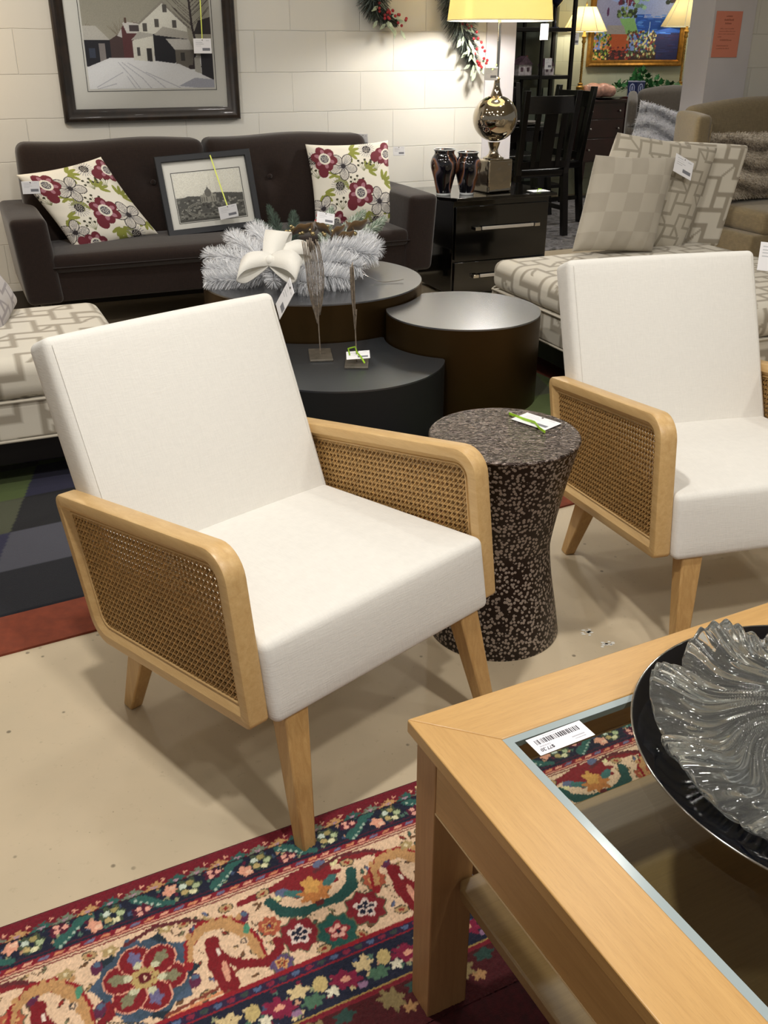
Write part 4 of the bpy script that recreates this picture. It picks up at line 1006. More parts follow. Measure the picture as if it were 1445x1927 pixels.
br = [([(-.50, 4.02, .45), (-.64, 4.13, .47), (-.775, 4.24, .465)], .05), ([(-.50, 3.98, .44), (-.62, 4.03, .44), (-.75, 4.08, .44)], .048), ([(-.49, 3.93, .44), (-.60, 3.90, .435), (-.72, 3.88, .435)], .05),
      ([(-.49, 4.07, .46), (-.59, 4.24, .49), (-.70, 4.44, .51)], .055), ([(-.46, 4.12, .47), (-.52, 4.3, .51), (-.60, 4.48, .54)], .058),
      ([(-.45, 3.92, .44), (-.36, 3.83, .445), (-.27, 3.76, .445)], .055), ([(-.38, 3.95, .45), (-.26, 3.88, .455), (-.15, 3.84, .45)], .058), ([(-.36, 4.0, .46), (-.22, 3.98, .49), (-.10, 3.94, .475)], .06),
      ([(-.30, 4.08, .47), (-.17, 4.12, .50), (-.04, 4.12, .49)], .062), ([(-.26, 4.17, .46), (-.14, 4.27, .49), (-.03, 4.33, .48)], .065), ([(-.24, 4.24, .46), (-.14, 4.38, .49), (-.06, 4.46, .49)], .06),
      ([(-.46, 3.98, .46), (-.45, 3.88, .49), (-.44, 3.80, .45)], .045), ([(-.30, 4.02, .46), (-.23, 4.06, .52), (-.13, 4.06, .53)], .052)]
for k, (P, r_) in enumerate(br):
    P = curve([W(*p) for p in P], 6); o = blade_obj('tinsel_branch', 'tinsel', wr, [blades(P, [r_*.85, r_*1.15, r_*1.2, r_*1.1, r_*.75], 1500, .0026, .5, WH, .05, 30+k)])
    MB().tube(P, .003, 5).obj('stem', 'chrome', o)
GR = ('#25382b', '#32493a', '#4a5f50', '#1d2c24')
for k, (P, r_) in enumerate([([(-.46, 4.33, .48), (-.50, 4.52, .54), (-.55, 4.70, .60)], .05), ([(-.42, 4.35, .48), (-.42, 4.52, .54), (-.43, 4.66, .58)], .05), ([(-.38, 4.30, .48), (-.50, 4.40, .53), (-.60, 4.56, .56)], .042), ([(-.44, 4.2, .47), (-.40, 4.08, .53), (-.33, 4.12, .54)], .035)]):
    P = curve([W(*p) for p in P], 6); o = blade_obj('pine_sprig', 'needles', wr, [blades(P, [r_, r_, r_*.8, r_*.4], 1300, .0022, .8, GR, .1, 60+k)]); MB().tube(P, .0025, 5).obj('stem', 'dark_leg', o)
for k, (P, r_) in enumerate([([(-.22, 4.4, .48), (-.15, 4.58, .54), (-.10, 4.74, .57)], .05), ([(-.2, 4.42, .48), (-.06, 4.5, .53), (.0, 4.62, .56)], .045), ([(-.28, 4.38, .49), (-.26, 4.52, .56), (-.25, 4.66, .60)], .04)]):
    P = curve([W(*p) for p in P], 6); o = blade_obj('frosted_sprig', 'needles', wr, [blades(P, [r_, r_, r_*.8, r_*.4], 900, .005, .8, ('#8fa08c', '#b6c2b0', '#cdd2c8', '#728571'), .1, 80+k)]); MB().tube(P, .0025, 5).obj('stem', 'dark_leg', o)
# cream felt bow: fat folded loops meeting at a knot
bow = MB().ball(W(-.452, 3.83, .525), .022, 14, (1, 1, .9)).obj('bow', 'felt', wr, smooth=180); bow['label'] = 'cream felt bow'
def loop(tip, width, side):
    a = W(-.452, 3.835, .525); b = W(*tip); d = b-a; up = Vector((0, -.3, .95)); P = curve([a, a+d*.35+up*.022, a+d*.75+up*.03, b+up*.004, a+d*.75-up*.022, a+d*.35-up*.014, a], 6)
    n = len(P); w_ = [width*(.35+.65*math.sin(PI*min(1, .12+k/(n-1)*.9 if k < n/2 else .12+(n-1-k)/(n-1)*.9))) for k in range(n)]
    MB().ribbon(P, w_, Vector(side), .0035).obj('bow_loop', 'felt', bow, smooth=180)
loop((-.575, 3.80, .485), .085, (.15, .7, .72)); loop((-.43, 4.02, .595), .10, (.8, .1, -.1)); loop((-.335, 3.75, .50), .10, (.2, .75, .62)); loop((-.31, 3.98, .53), .075, (-.3, .7, .6))
for k, (p, a) in enumerate([((-.36, 4.28, .565), .2), ((-.31, 4.25, .575), 1.4), ((-.27, 4.27, .57), 2.4), ((-.20, 4.22, .565), .9), ((-.15, 4.26, .575), 2.), ((-.17, 4.18, .55), -.6), ((-.12, 4.24, .585), .3), ((-.33, 4.33, .56), -.5)]):
    c = W(*p); d = Vector((math.cos(a), math.sin(a)*.5, .35)); P = curve([c-d*.045, c-d*.015+Vector((0, 0, .012)), c+d*.02, c+d*.048+Vector((0, 0, .01))], 5); n = len(P)
    MB().ribbon(P, [.052*math.sin(PI*(.08+.84*k2/(n-1))) for k2 in range(n)], Vector((0, -.5, .8)), .0015).obj('velvet_leaf', 'brown_velvet', wr, smooth=180)
rb = random.Random(8)
for k in range(16):
    c = W(-.27+.10*rb.uniform(-1, 1)*1.6, 4.24+.03*rb.uniform(-1, 1), .57+.02*rb.uniform(-1, 1)); MB().ball(c, rb.uniform(.006, .010), 10).obj('gold_bead', 'gold_bead', wr, smooth=180)
for k in range(9):
    c = W(-.28+.03*rb.uniform(-1, 1), 4.42+.03*rb.uniform(-1, 1), .585+.02*rb.uniform(-1, 1)); MB().ball(c, .008, 10).obj('red_berry', 'berry_red', wr, smooth=180)
MB().tube(curve([W(-.10, 4.05, .43), W(-.02, 3.99, .407), W(.04, 4.0, .406), W(.08, 4.02, .41)], 8), .0015, 5).obj('wire_tail', 'chrome', wr)

# ---------------------------------------------------------------- wire sculptures
simple('rusted_wire', '#8c8072', .4, metal=.4, var=.2, vs=80); simple('pewter_plate', '#6b655b', .4, metal=.6, var=.12, vs=40)
def sculpture(label, base, cx, cy, rot, top, wl):
    t = thing('wire_sculpture', label, 'sculpture', (cx, cy, .25), rot, 'wire sculptures on stands'); rr = random.Random(int(cx*1000))
    MB().box((0, 0, .004), (base[0], base[1], .008)).obj('base_plate', 'pewter_plate', t, bevel=.0015)
    MB().tube([(0, 0, .006), (-.004, 0, .13), (wl[0]*.3, 0, .2)], .0024, 6).obj('stem', 'rusted_wire', t)
    for k in range(wl[1]):
        f = k/(wl[1]-1)*2-1; z0 = .112+.05*abs(f)+rr.uniform(0, .02); z1 = top-.012*abs(f)-rr.uniform(0, .02); a = rr.uniform(-1, 1)*.008
        MB().tube(curve([(-.006+f*wl[2]*.35, a*.3, z0), (-.01+f*wl[2]*.85, a, z0+.07), (-.012+f*wl[2], a, (z0+z1)/2+.03), (-.018+f*wl[2]*.95+wl[0], a, z1)], 4), .0019, 5).obj('wire', 'rusted_wire', t, smooth=180)
sculpture('left wire sculpture with a fat bundle of rods, on the lowest drum table', (.085, .15), -.238, 3.445, .12, .435, (-.006, 12, .031))
sculpture('right wire sculpture with a thin bundle of rods and a green ribbon', (.085, .13), -.100, 3.350, .0, .37, (.004, 5, .006))
# ---------------------------------------------------------------- swags hanging on the wall
def swag(label, pts, rad, seed, tips):
    c0 = S(pts[0][0], .05, pts[0][1]); t = thing('holiday_swag', label, 'swag', c0, TH, group='evergreen swags on the wall'); g = random.Random(seed)
    P = curve([(u-pts[0][0], -.0-g.uniform(0, .02), z-pts[0][1]) for u, z in pts], 6)
    V_, Q_, C_ = blades(P, [x*1.15 for x in rad], 4200, .0032, .7, ('#141d16', '#202c20', '#2b2620', '#3a4438', '#8d9b94'), .1, seed); V_[:, 1] = np.minimum(V_[:, 1], .042)
    blade_obj('pine_needles', 'needles', t, [(V_, Q_, C_)])
    for k in range(int(len(P)*(2.2 if seed == 12 else .7))):
        p = P[g.randrange(len(P))]; a = g.uniform(-2.8, -.3); L = .05; q = p+Vector((math.cos(a)*g.uniform(0, .07), -.03-g.uniform(0, .03), math.sin(a)*.04)); d = Vector((math.cos(a), -.3, math.sin(a)))
        MB().ribbon([q, q+d*L*.4, q+d*L], [.006, .022, .004], Vector((-math.sin(a), .2, math.cos(a))), .0006).obj('frosted_leaf', 'frosted_leaf', t)
    for k in range(22):
        p = P[g.randrange(len(P)//2, len(P))]; q = p+Vector((g.uniform(-.01, .07), -.05-g.uniform(0, .02), g.uniform(-.03, .03))); MB().ball(q, .0085, 8).obj('red_berry', 'berry_red', t, smooth=180)
    return t
swag('dark evergreen swag with few berries, the one farther left from the lamp', [(.27, 1.80), (.26, 1.62), (.26, 1.50), (.30, 1.44), (.395, 1.40)], [.12, .12, .10, .055, .02], 11, 3)
swag('frosted evergreen swag with red berries on the wall beside the lamp shade', [(.78, 1.80), (.76, 1.6), (.79, 1.42), (.85, 1.30), (.90, 1.17)], [.11, .12, .11, .07, .02], 12, 3)

# ---------------------------------------------------------------- black dining set beyond the opening
simple('ebony', '#0a0808', .3, coat=.2)
def dining_chair(label, u, v, rz):
    t = st('dining_chair', label, 'dining chair', u, v, 0, rz, 'black slat-back dining chairs')
    for x in (-.20, .20):
        MB().hexa([(x-.022, -.30, 0), (x+.022, -.30, 0), (x+.022, -.26, 0), (x-.022, -.26, 0)]+[(x-.022, -.24, .46), (x+.022, -.24, .46), (x+.022, -.195, .46), (x-.022, -.195, .46)]).obj('leg', 'ebony', t)
        MB().hexa([(x-.022, -.24, .44), (x+.022, -.24, .44), (x+.022, -.195, .44), (x-.022, -.195, .44)]+[(x-.022+.01*np.sign(x), -.325, 1.01), (x+.022+.01*np.sign(x), -.325, 1.01), (x+.022+.01*np.sign(x), -.29, 1.01), (x-.022+.01*np.sign(x), -.29, 1.01)]).obj('back_post', 'ebony', t, bevel=.003)
        MB().box((x, .19, .22), (.042, .042, .44), taper=(.75, .75)).obj('leg', 'ebony', t)
    mb = MB(); P = [(-.19+.38*k/10, -.305-.028*math.sin(PI*k/10)+.0, .0) for k in range(11)]
    top = [(x, y) for x, y, _ in P]; mb.prism(top+[(x, y+.022) for x, y in top[::-1]], .86, .975); mb.obj('crest_rail', 'ebony', t, bevel=.003)
    for x, w_ in ((-.105, .035), (0, .10), (.105, .035)): MB().hexa([(x-w_/2, -.262, .50), (x+w_/2, -.262, .50), (x+w_/2, -.248, .50), (x-w_/2, -.248, .50), (x-w_/2, -.318, .87), (x+w_/2, -.318, .87), (x+w_/2, -.303, .87), (x-w_/2, -.303, .87)]).obj('back_slat', 'ebony', t)
    MB().box((0, -.245, .515), (.38, .02, .05)).obj('lower_rail', 'ebony', t)
    sb('seat', 'ebony', t, (0, -.01, .455), (.225, .225, .03), .02, (0, 0, .008), (8, 8, 2))
    for s in (-1, 1): MB().box((s*.2, -.03, .2), (.02, .42, .03)).obj('stretcher', 'ebony', t)
dining_chair('black slat-back dining chair with its back to the camera, behind the nightstand', 1.93, -.98, 0)
dining_chair('black slat-back dining chair on the right side of the dining table, seen side on', 2.30, -1.36, PI/2+.1)
dining_chair('black slat-back dining chair on the far side of the dining table', 2.30, -1.83, PI)
dt = st('dining_table', 'black dining table beyond the opening, laid with plates', 'dining table', 1.76, -1.38)
MB().box((0, 0, .735), (.82, .72, .03)).obj('table_top', 'ebony', dt, bevel=.004)
MB().box((0, 0, .68), (.7, .6, .08)).obj('apron', 'ebony', dt)
for x in (-.36, .36):
    for y in (-.3, .3): MB().box((x, y, .36), (.06, .06, .72)).obj('leg', 'ebony', dt)
simple('rose_plate', '#7a5a58', .15, coat=.5); simple('white_plate', '#bdb7b0', .15, coat=.4)
for k, (u, v, m, l) in enumerate(((1.86, -1.2, 'rose_plate', 'mauve dinner plate on the dining table, nearer the lamp'), (2.02, -1.16, 'white_plate', 'pale dinner plate on the dining table, nearer the sideboard'))):
    p = st('plate', l, 'plate', u, v, .75)
    MB().lathe([(.06, 0), (.075, .004), (.13, .016), (.135, .02), (.128, .019), (.07, .009), (.001, .008)], 40, cap=False).obj('charger', m, p, smooth=180)
    MB().lathe([(.04, .012), (.05, .015), (.095, .028), (.098, .031), (.092, .03), (.05, .02), (.001, .019)], 40, cap=False).obj('salad_plate', 'white_plate', p, smooth=180)
t = NT('clear_glass'); t.base('#ffffff'); t.p(rough=.03, trans=1, ior=1.3); M['clear_glass'] = t.m
wg = MB().lathe([(.03, 0), (.028, .004), (.005, .008), (.004, .09), (.02, .11), (.032, .15), (.028, .2), (.026, .2), (.03, .15), (.018, .113), (.001, .105)], 24, cap=False).obj('wine_glass', 'clear_glass', loc=S(1.70, -1.16, .75), smooth=180); tag(wg, 'clear stemmed wine glass on the dining table behind the lamp', 'glass')

# ---------------------------------------------------------------- iron shelf with ornaments
simple('iron', '#15120f', .5, metal=.4); simple('smoke_panel', '#4d5348', .7, var=.1, vs=4); simple('pale_curtain', '#8f9c92', .8)
sh = st('etagere', 'tall dark iron shelf against the far wall behind the dining set', 'shelf', 2.62, -2.3)
for x in (-.42, .12, .42) :
    for y in (-.15, .15):
        MB().box((x, y, 1.0), (.028 if x != .12 else .022, .028, 2.0)).obj('post', 'iron', sh)
for z in (.15, .58, 1.045, 1.41, 1.85): MB().box((0, 0, z), (.86, .32, .03)).obj('shelf_board', 'iron', sh, bevel=.003)
sc = st('room_screen', 'grey-green panel standing behind the iron shelf', 'screen', 2.62, -2.52)
MB().box((0, 0, 1.0), (1.0, .02, 1.98)).obj('panel', 'smoke_panel', sc)
for k in range(7): MB().box((-.42+.14*k, -.014, .50), (.07, .004, .9)).obj('pale_strip', 'pale_curtain', sc)
simple('porcelain_house', '#b7afb3', .3, var=.2, vs=30); simple('house_roof', '#4d3a44', .5, var=.3, vs=40); simple('brick_red', '#8a4636', .5)
def house(label, u, v, w_, h_, body):
    t = st('ornament_house', label, 'ornament', u, v, 1.06, .2, 'village house ornaments on the shelf')
    MB().box((0, 0, h_*.3), (w_, .08, h_*.6)).obj('house_body', body, t, bevel=.002)
    mb = MB(); mb.prism([(-w_*.56, h_*.56), (w_*.56, h_*.56), (0, h_)], -.048, .048, Matrix.Rotation(PI/2, 4, 'X')); mb.obj('roof', 'house_roof', t)
    for x in (-.25, .22): MB().box((x*w_, -.042, h_*.32), (w_*.17, .004, h_*.2)).obj('window', 'house_roof', t)
    MB().box((w_*.3, 0, h_*.92), (.014, .014, .03)).obj('chimney', 'brick_red', t)
house('pinkish porcelain village house ornament, left one on the iron shelf', 2.60, -2.22, .15, .15, 'porcelain_house')
house('pale porcelain village house ornament with a tag, right one on the iron shelf', 2.84, -2.22, .11, .13, 'porcelain_house')
simple('navy_glass', '#1c2138', .1, coat=.5)
for k, (u, l) in enumerate(((2.80, 'navy blue stemmed goblet on the upper shelf, left one'), (2.92, 'navy blue stemmed goblet on the upper shelf, right one'))):
    o = MB().lathe([(.04, 0), (.038, .005), (.006, .01), (.005, .15), (.02, .165), (.055, .2), (.06, .26), (.05, .32), (.046, .32), (.054, .26), (.05, .205), (.001, .175)], 28, cap=False).obj('goblet', 'navy_glass', loc=S(u, -2.25, 1.425), smooth=180); tag(o, l, 'goblet', 'navy goblets')

# ---------------------------------------------------------------- sideboard and what stands on it
simple('mahogany', '#2c1011', .28, coat=.4, var=.2, vs=8); simple('steel_knob', '#b9b4ae', .25, metal=.9)
sd = st('sideboard', 'dark mahogany sideboard with small round knobs against the far wall', 'sideboard', 3.90, -2.37)
MB().box((0, 0, .585), (1.30, .34, .505)).obj('body', 'mahogany', sd, bevel=.003)
MB().box((0, -.005, .847), (1.36, .38, .022)).obj('top', 'mahogany', sd, bevel=.004)
for x in (-.60, .60):
    for y in (-.13, .13): MB().box((x, y, .167), (.05, .05, .335), taper=(.45, .45)).obj('leg', 'mahogany', sd)
for c_ in range(3):
    for r_, (z0, z1) in enumerate(((.70, .825), (.54, .69), (.345, .53))):
        x = -.425+.425*c_; d = MB().box((x, -.172, (z0+z1)/2), (.41, .012, z1-z0)).obj('drawer', 'mahogany', sd, bevel=.002)
        for kx in (-.15, .15): MB().ball((x+kx, -.192, (z0+z1)/2), .011, 12).obj('knob', 'steel_knob', d, smooth=180)
simple('gold_lamp', '#a5813f', .35, metal=.6, var=.12, vs=30)
t = NT('cream_shade'); n = t.n; df = n.new('ShaderNodeBsdfDiffuse'); df.inputs[0].default_value = col4('#c9bd95'); tl = n.new('ShaderNodeBsdfTranslucent'); tl.inputs[0].default_value = col4('#d9c58e')
mx = n.new('ShaderNodeMixShader'); mx.inputs[0].default_value = .35; t.l.new(df.outputs[0], mx.inputs[1]); t.l.new(tl.outputs[0], mx.inputs[2]); t.l.new(mx.outputs[0], t.out.inputs[0]); n.remove(t.b); M['cream_shade'] = t.m
def buffet_lamp(label, u, v, zb, r1, r2, zt, n=8):
    t = st('buffet_lamp', label, 'lamp', u, v, .858, 0, 'gold buffet lamps on the sideboard'); b = zb-.858; tp = zt-.858
    MB().lathe([(.05, 0), (.052, .012), (.03, .025), (.018, .04), (.032, .06), (.036, .10), (.02, .115), (.026, .125), (.013, .135)], 24).obj('base', 'gold_lamp', t, smooth=50)
    mb = MB()
    for q in range(3): mb.tube([(.007*math.cos(a*1.6+q*2.09), .007*math.sin(a*1.6+q*2.09), .13+(b-.22)*a/20) for a in range(21)], .007, 6)
    mb.obj('twisted_stem', 'gold_lamp', t, smooth=180)
    MB().lathe([(.012, b-.095), (.02, b-.08), (.012, b-.06), (.022, b-.04), (.012, b-.02), (.008, b+.06)], 20).obj('collar', 'gold_lamp', t, smooth=50)
    s = MB().lathe([(r1, b), (r1*.99, b+.004), (r2, tp)], n, cap=False).obj('shade', 'cream_shade', t, smooth=0)
    for k in range(n):
        a = 2*PI*k/n; MB().tube([(r1*1.0*math.cos(a), r1*math.sin(a), b), (r2*math.cos(a), r2*math.sin(a), tp)], .003, 5).obj('rib', 'shade_trim', s)
    MB().tube([(r1*math.cos(2*PI*k/n), r1*math.sin(2*PI*k/n), b) for k in range(n)], .003, 5, closed=True).obj('rim', 'shade_trim', s)
    MB().lathe([(.004, tp-.01), (.005, tp+.01), (.009, tp+.02), (.004, tp+.032), (.001, tp+.045)], 12).obj('finial', 'gold_lamp', t)
buffet_lamp('gold twisted buffet lamp with cream panelled shade, left end of the sideboard', 3.29, -2.35, 1.40, .195, .085, 1.59)
buffet_lamp('gold twisted buffet lamp with cream panelled shade, right end of the sideboard', 4.40, -2.35, 1.447, .235, .05, 1.80, 8)
simple('ivy_green', '#1f5a2c', .5, var=.35, vs=20); simple('vine_stem', '#3a4a22', .7)
iv = st('ivy_plant', 'trailing green ivy plant on the sideboard behind the blue pot', 'plant', 3.98, -2.40, .858); g = random.Random(5)
for k in range(95):
    x = g.triangular(-.34, .42, .05); z = .03+.15*math.exp(-(x/.22)**2)*g.random()+g.random()*.06; y = g.uniform(-.10, .08); a = g.uniform(0, 6.28); tilt = Euler((g.uniform(.6, 1.6), g.uniform(-.6, .6), a)).to_matrix(); L = g.uniform(.035, .055)
    P = [(0, 0), (.5, .2), (.42, .5), (.75, .6), (.3, .8), (0, 1.25), (-.3, .8), (-.75, .6), (-.42, .5), (-.5, .2)]
    mb = MB(); vs = [mb.bm.verts.new(tilt @ Vector((p[0]*L, p[1]*L, .12*L*abs(p[0])))+Vector((x, y, z))) for p in P]; ct_ = mb.bm.verts.new(tilt @ Vector((0, .5*L, -.03*L))+Vector((x, y, z)))
    for i in range(len(P)): mb.bm.faces.new((ct_, vs[i], vs[(i+1) % len(P)]))
    mb.obj('leaf', 'ivy_green', iv)
mb = MB()
for k in range(12): a = g.uniform(-.3, .38); mb.tube(curve([(0, 0, .01), (a*.5, g.uniform(-.06, .06), .09), (a, g.uniform(-.06, .06), .05)], 5), .002, 5)
mb.obj('vines', 'vine_stem', iv)
pot = Raster(.56, .13, .004, '#25305c'); 
for k in range(6): pot.ell(.047+.093*k, .062, .03, .042, '#aab4d6'); pot.ell(.047+.093*k, .062, .022, .033, '#2b3768'); pot.ell(.047+.093*k, .06, .009, .02, '#9aa6cc')
pot.rect(0, 0, .56, .008, '#b4bcd8'); pot.rect(0, .118, .56, .13, '#8b96bd')
pt = st('porcelain_pot', 'blue and white hexagonal porcelain pot in front of the ivy on the sideboard', 'pot', 3.86, -2.30, .872)
def potf(x, y):
    a = x/.56*2*PI; r = .078/np.cos((a % (PI/3))-PI/6)*.92*(1+.08*(1-y/.13)); return np.stack([r*np.cos(a), r*np.sin(a), .13-y], 1)
vcol('glazed', .15, coat=.5); pot.sheet('body', 'glazed', pt, fn=potf); MB().lathe([(.07, 0), (.075, .004), (.001, .004)], 6).obj('floor_plate', 'navy_glass', pt)
simple('dark_red', '#3a0f12', .3, coat=.4); o = MB().box((0, 0, .007), (.30, .16, .014)).obj('display_tray', 'dark_red', loc=S(3.90, -2.30, .858), rot=(0, 0, TH), bevel=.003); tag(o, 'flat dark red tray under the blue porcelain pot', 'tray')
simple('silver_tray', '#6d6a6c', .2, metal=.8); o = MB().lathe([(.10, 0), (.15, .004), (.22, .014), (.225, .018), (.215, .017), (.14, .009), (.001, .008)], 48, cap=False).obj('serving_tray', 'silver_tray', loc=S(3.50, -2.36, .858), smooth=180); tag(o, 'dark silver oval serving tray at the left of the sideboard', 'tray')
simple('shell_pink', '#b98d7c', .3, coat=.4, var=.2, vs=25)
def lump(P):
    n_ = np.sin(P[:, 0]*38)*np.cos(P[:, 1]*45+P[:, 2]*30)*.010; L = np.linalg.norm(P, axis=1, keepdims=True)+1e-6; return P+P/L*n_[:, None]
o = sb('shell_centrepiece', 'shell_pink', None, S(3.49, -2.36, .925), (.165, .075, .048), .045, (0, 0, .01), (16, 8, 6), rot=(0, 0, TH), deform=lump); tag(o, 'glossy pink shell centrepiece heaped on the serving tray', 'ornament')

# flower garden painting and the small picture on the far wall
r = Raster(.97, .62, .004, '#6f86c2'); WP, HP = .97, .62
def pp(x, y): return ((x-200)/1080*WP, HP-(745-y)/1080*WP)
def pe(x, y, a, b, c, rot=0, wob=0): X_, Y_ = pp(x, y); r.ell(X_, Y_, a/1080*WP, b/1080*WP, c, rot, 1, wob, 7)
def py(pts, c): r.poly([pp(*p) for p in pts], c)
r.grad(0, 0, WP, .4, '#8d9bcb', '#7ba0d6'); py([(200, 130), (480, 200), (560, 400), (380, 480), (200, 430)], '#8c8fae')
py([(700, 300), (1290, 280), (1290, 760), (880, 760), (700, 450)], '#1f4fa5'); py([(880, 470), (1290, 460), (1290, 760), (880, 760)], '#1b2250'); py([(850, 120), (1200, 90), (1100, 330), (800, 330)], '#8f9fd0')
gg = random.Random(9)
for k in range(60): pe(gg.uniform(740, 1290), gg.uniform(300, 480), 40, 5, ('#2f6ad0', '#2a55b0', '#4f86d8')[k % 3])
for k in range(60): pe(gg.uniform(900, 1290), gg.uniform(470, 740), 45, 5, ('#191c46', '#232c63', '#2d1f4a')[k % 3])
for k in range(50): pe(gg.uniform(1080, 1290), gg.uniform(-10, 200), 30, 22, ('#4b3f45', '#2f3a35', '#5a5a4e')[k % 3])
for k in range(24): pe(gg.uniform(480, 700), gg.uniform(130, 210), 26, 22, ('#5a1f38', '#6b2540', '#3d2a35')[k % 3], 0, .15)
for k in range(24): pe(gg.uniform(660, 830), gg.uniform(60, 250), 26, 20, ('#7ba086', '#5f8069', '#8fb795')[k % 3], 0, .15)
for k in range(30): pe(gg.uniform(480, 700), gg.uniform(240, 320), 22, 16, ('#3b4a2b', '#6f8a4a', '#20301f')[k % 3], 0, .15)
py([(500, 340), (680, 330), (750, 470), (600, 480)], '#7fae6b'); py([(360, 400), (560, 400), (600, 480), (360, 490)], '#98938f'); py([(370, 480), (640, 480), (650, 600), (560, 660), (380, 640)], '#b0552c'); py([(200, 620), (1000, 640), (1000, 760), (200, 760)], '#2c1a1c')
for k in range(150): pe(gg.uniform(205, 420), gg.uniform(470, 740), 12, 12, ('#3b5a24', '#8fae3c', '#d9b26a', '#c7803a', '#22301b')[k % 5], 0, .2)
for k in range(210): pe(gg.uniform(620, 980), gg.uniform(450, 700), 12, 12, ('#3f5a36', '#c9b67a', '#7a2c2a', '#a9b98c', '#2b2a22', '#55401f')[k % 6], 0, .2)
for k in range(60): pe(gg.uniform(400, 640), gg.uniform(600, 720), 13, 9, ('#a03a2c', '#6b2420', '#3a1a1c')[k % 3], 0, .2)
pe(355, 280, 14, 40, '#4a1f4a'); r.line([pp(590, 0), pp(585, 300)], .006, '#b5a9a5'); r.line([pp(885, 370), pp(880, 490)], .008, '#a9c9ef'); r.jitter(.08)
prof = [(0, 0), (0, -.03), (.012, -.036), (.03, -.028), (.042, -.03), (.055, -.014), (.055, 0)]
framed('gold framed oil painting of a garden path and blue water on the far wall', S(4.035, -2.592, 1.455), (0, 0, TH), 1.075, .68, prof, 'gilt', .052, r, (0, 0.0), glass=False)
r2 = Raster(.40, .40, .006, '#7f8a9c'); r2.grad(0, .2, .4, .4, '#5d6a78', '#8b94a6'); r2.rect(0, .19, .4, .215, '#2f3a4a'); r2.ell(.12, .12, .07, .07, '#5f6b68')
framed('small white framed pale blue picture at the right end of the far wall', S(5.0, -2.592, 1.58), (0, 0, TH), .56, .56, [(0, 0), (0, -.02), (.02, -.022), (.03, -.015), (.03, 0)], 'plaster', .03, r2, glass=False, board='plaster')

# ---------------------------------------------------------------- upholstered seats at the right
weave('khaki', '#7a6c52', 300, .07, .25, .92, .3); weave('grey_velvet', '#6d665e', 300, .06, .2, .9, .4)
kh = st('loveseat', 'khaki winged loveseat at the right edge behind the patterned cushions', 'loveseat', 2.75, .75)
def kb(P):
    Q = P.copy(); Q[:, 2] += .035*np.sin(np.clip((P[:, 0]+.55)/1.1, 0, 1)*PI)*(P[:, 2] > 0); Q[:, 1] += P[:, 2]*.10; return Q
sb('back', 'khaki', kh, (.05, .30, .58), (.60, .06, .38), .055, (.01, .015, .01), (16, 4, 10), deform=kb)
for s in (-1, 1):
    def wd(P, s=s):
        Q = P.copy(); f = (P[:, 1]-.22)/-.44; Q[:, 0] += s*(.20*np.clip(f, 0, 1)-.05); Q[:, 2] *= 1-.0*f; return Q
    w_ = sb('wing', 'khaki', kh, (s*.66+.02, .10, .56), (.055, .22, .375), .03, (.012, .005, .006), (4, 10, 12), deform=wd)
    MB().tube([(s*.16-s*.05-.045*s*0, -.219, -.36), (s*.15-s*.05, -.221, .33)], .004, 6).obj('piping', 'khaki', w_)
sb('seat_cushion', 'khaki', kh, (.05, -.12, .37), (.60, .33, .065), .035, (.0, .01, .02), (14, 10, 4))
sb('base', 'khaki', kh, (.05, -.02, .20), (.66, .42, .11), .02, n=(10, 8, 4))
for x in (-.5, .6):
    for y in (-.36, .34): MB().box((x, y, .045), (.05, .05, .09), taper=(.7, .7)).obj('leg', 'dark_leg', kh)
gw = st('wing_chair', 'grey wing chair behind the khaki loveseat, holding a white fur pillow', 'wing chair', 3.16, -.76, 0, -.45)
def gb(P):
    Q = P.copy(); Q[:, 1] += P[:, 2]*.12; Q[:, 2] -= .03*(P[:, 0]/.3)**2*(P[:, 2] > .1); return Q
sb('back', 'grey_velvet', gw, (0, .27, .66), (.30, .05, .345), .045, (.0, .012, .01), (10, 4, 10), deform=gb)
for s in (-1, 1):
    def ww(P, s=s):
        Q = P.copy(); f = np.clip((.15-P[:, 1])/.3, 0, 1); Q[:, 2] -= np.where(P[:, 2] > 0, .06*f**2, 0); Q[:, 0] += s*.05*f; return Q
    sb('wing', 'grey_velvet', gw, (s*.34, .14, .74), (.035, .15, .235), .03, (.008, 0, .0), (3, 8, 8), deform=ww)
    sb('arm', 'grey_velvet', gw, (s*.36, -.05, .45), (.06, .33, .19), .04, (.006, .0, .01), (4, 10, 6))
sb('seat', 'grey_velvet', gw, (0, -.04, .38), (.30, .31, .09), .04, (0, .01, .02), (10, 10, 4))
for x in (-.28, .28):
    for y in (-.3, .28): MB().box((x, y, .14), (.045, .045, .30), taper=(.6, .6)).obj('leg', 'dark_leg', gw)
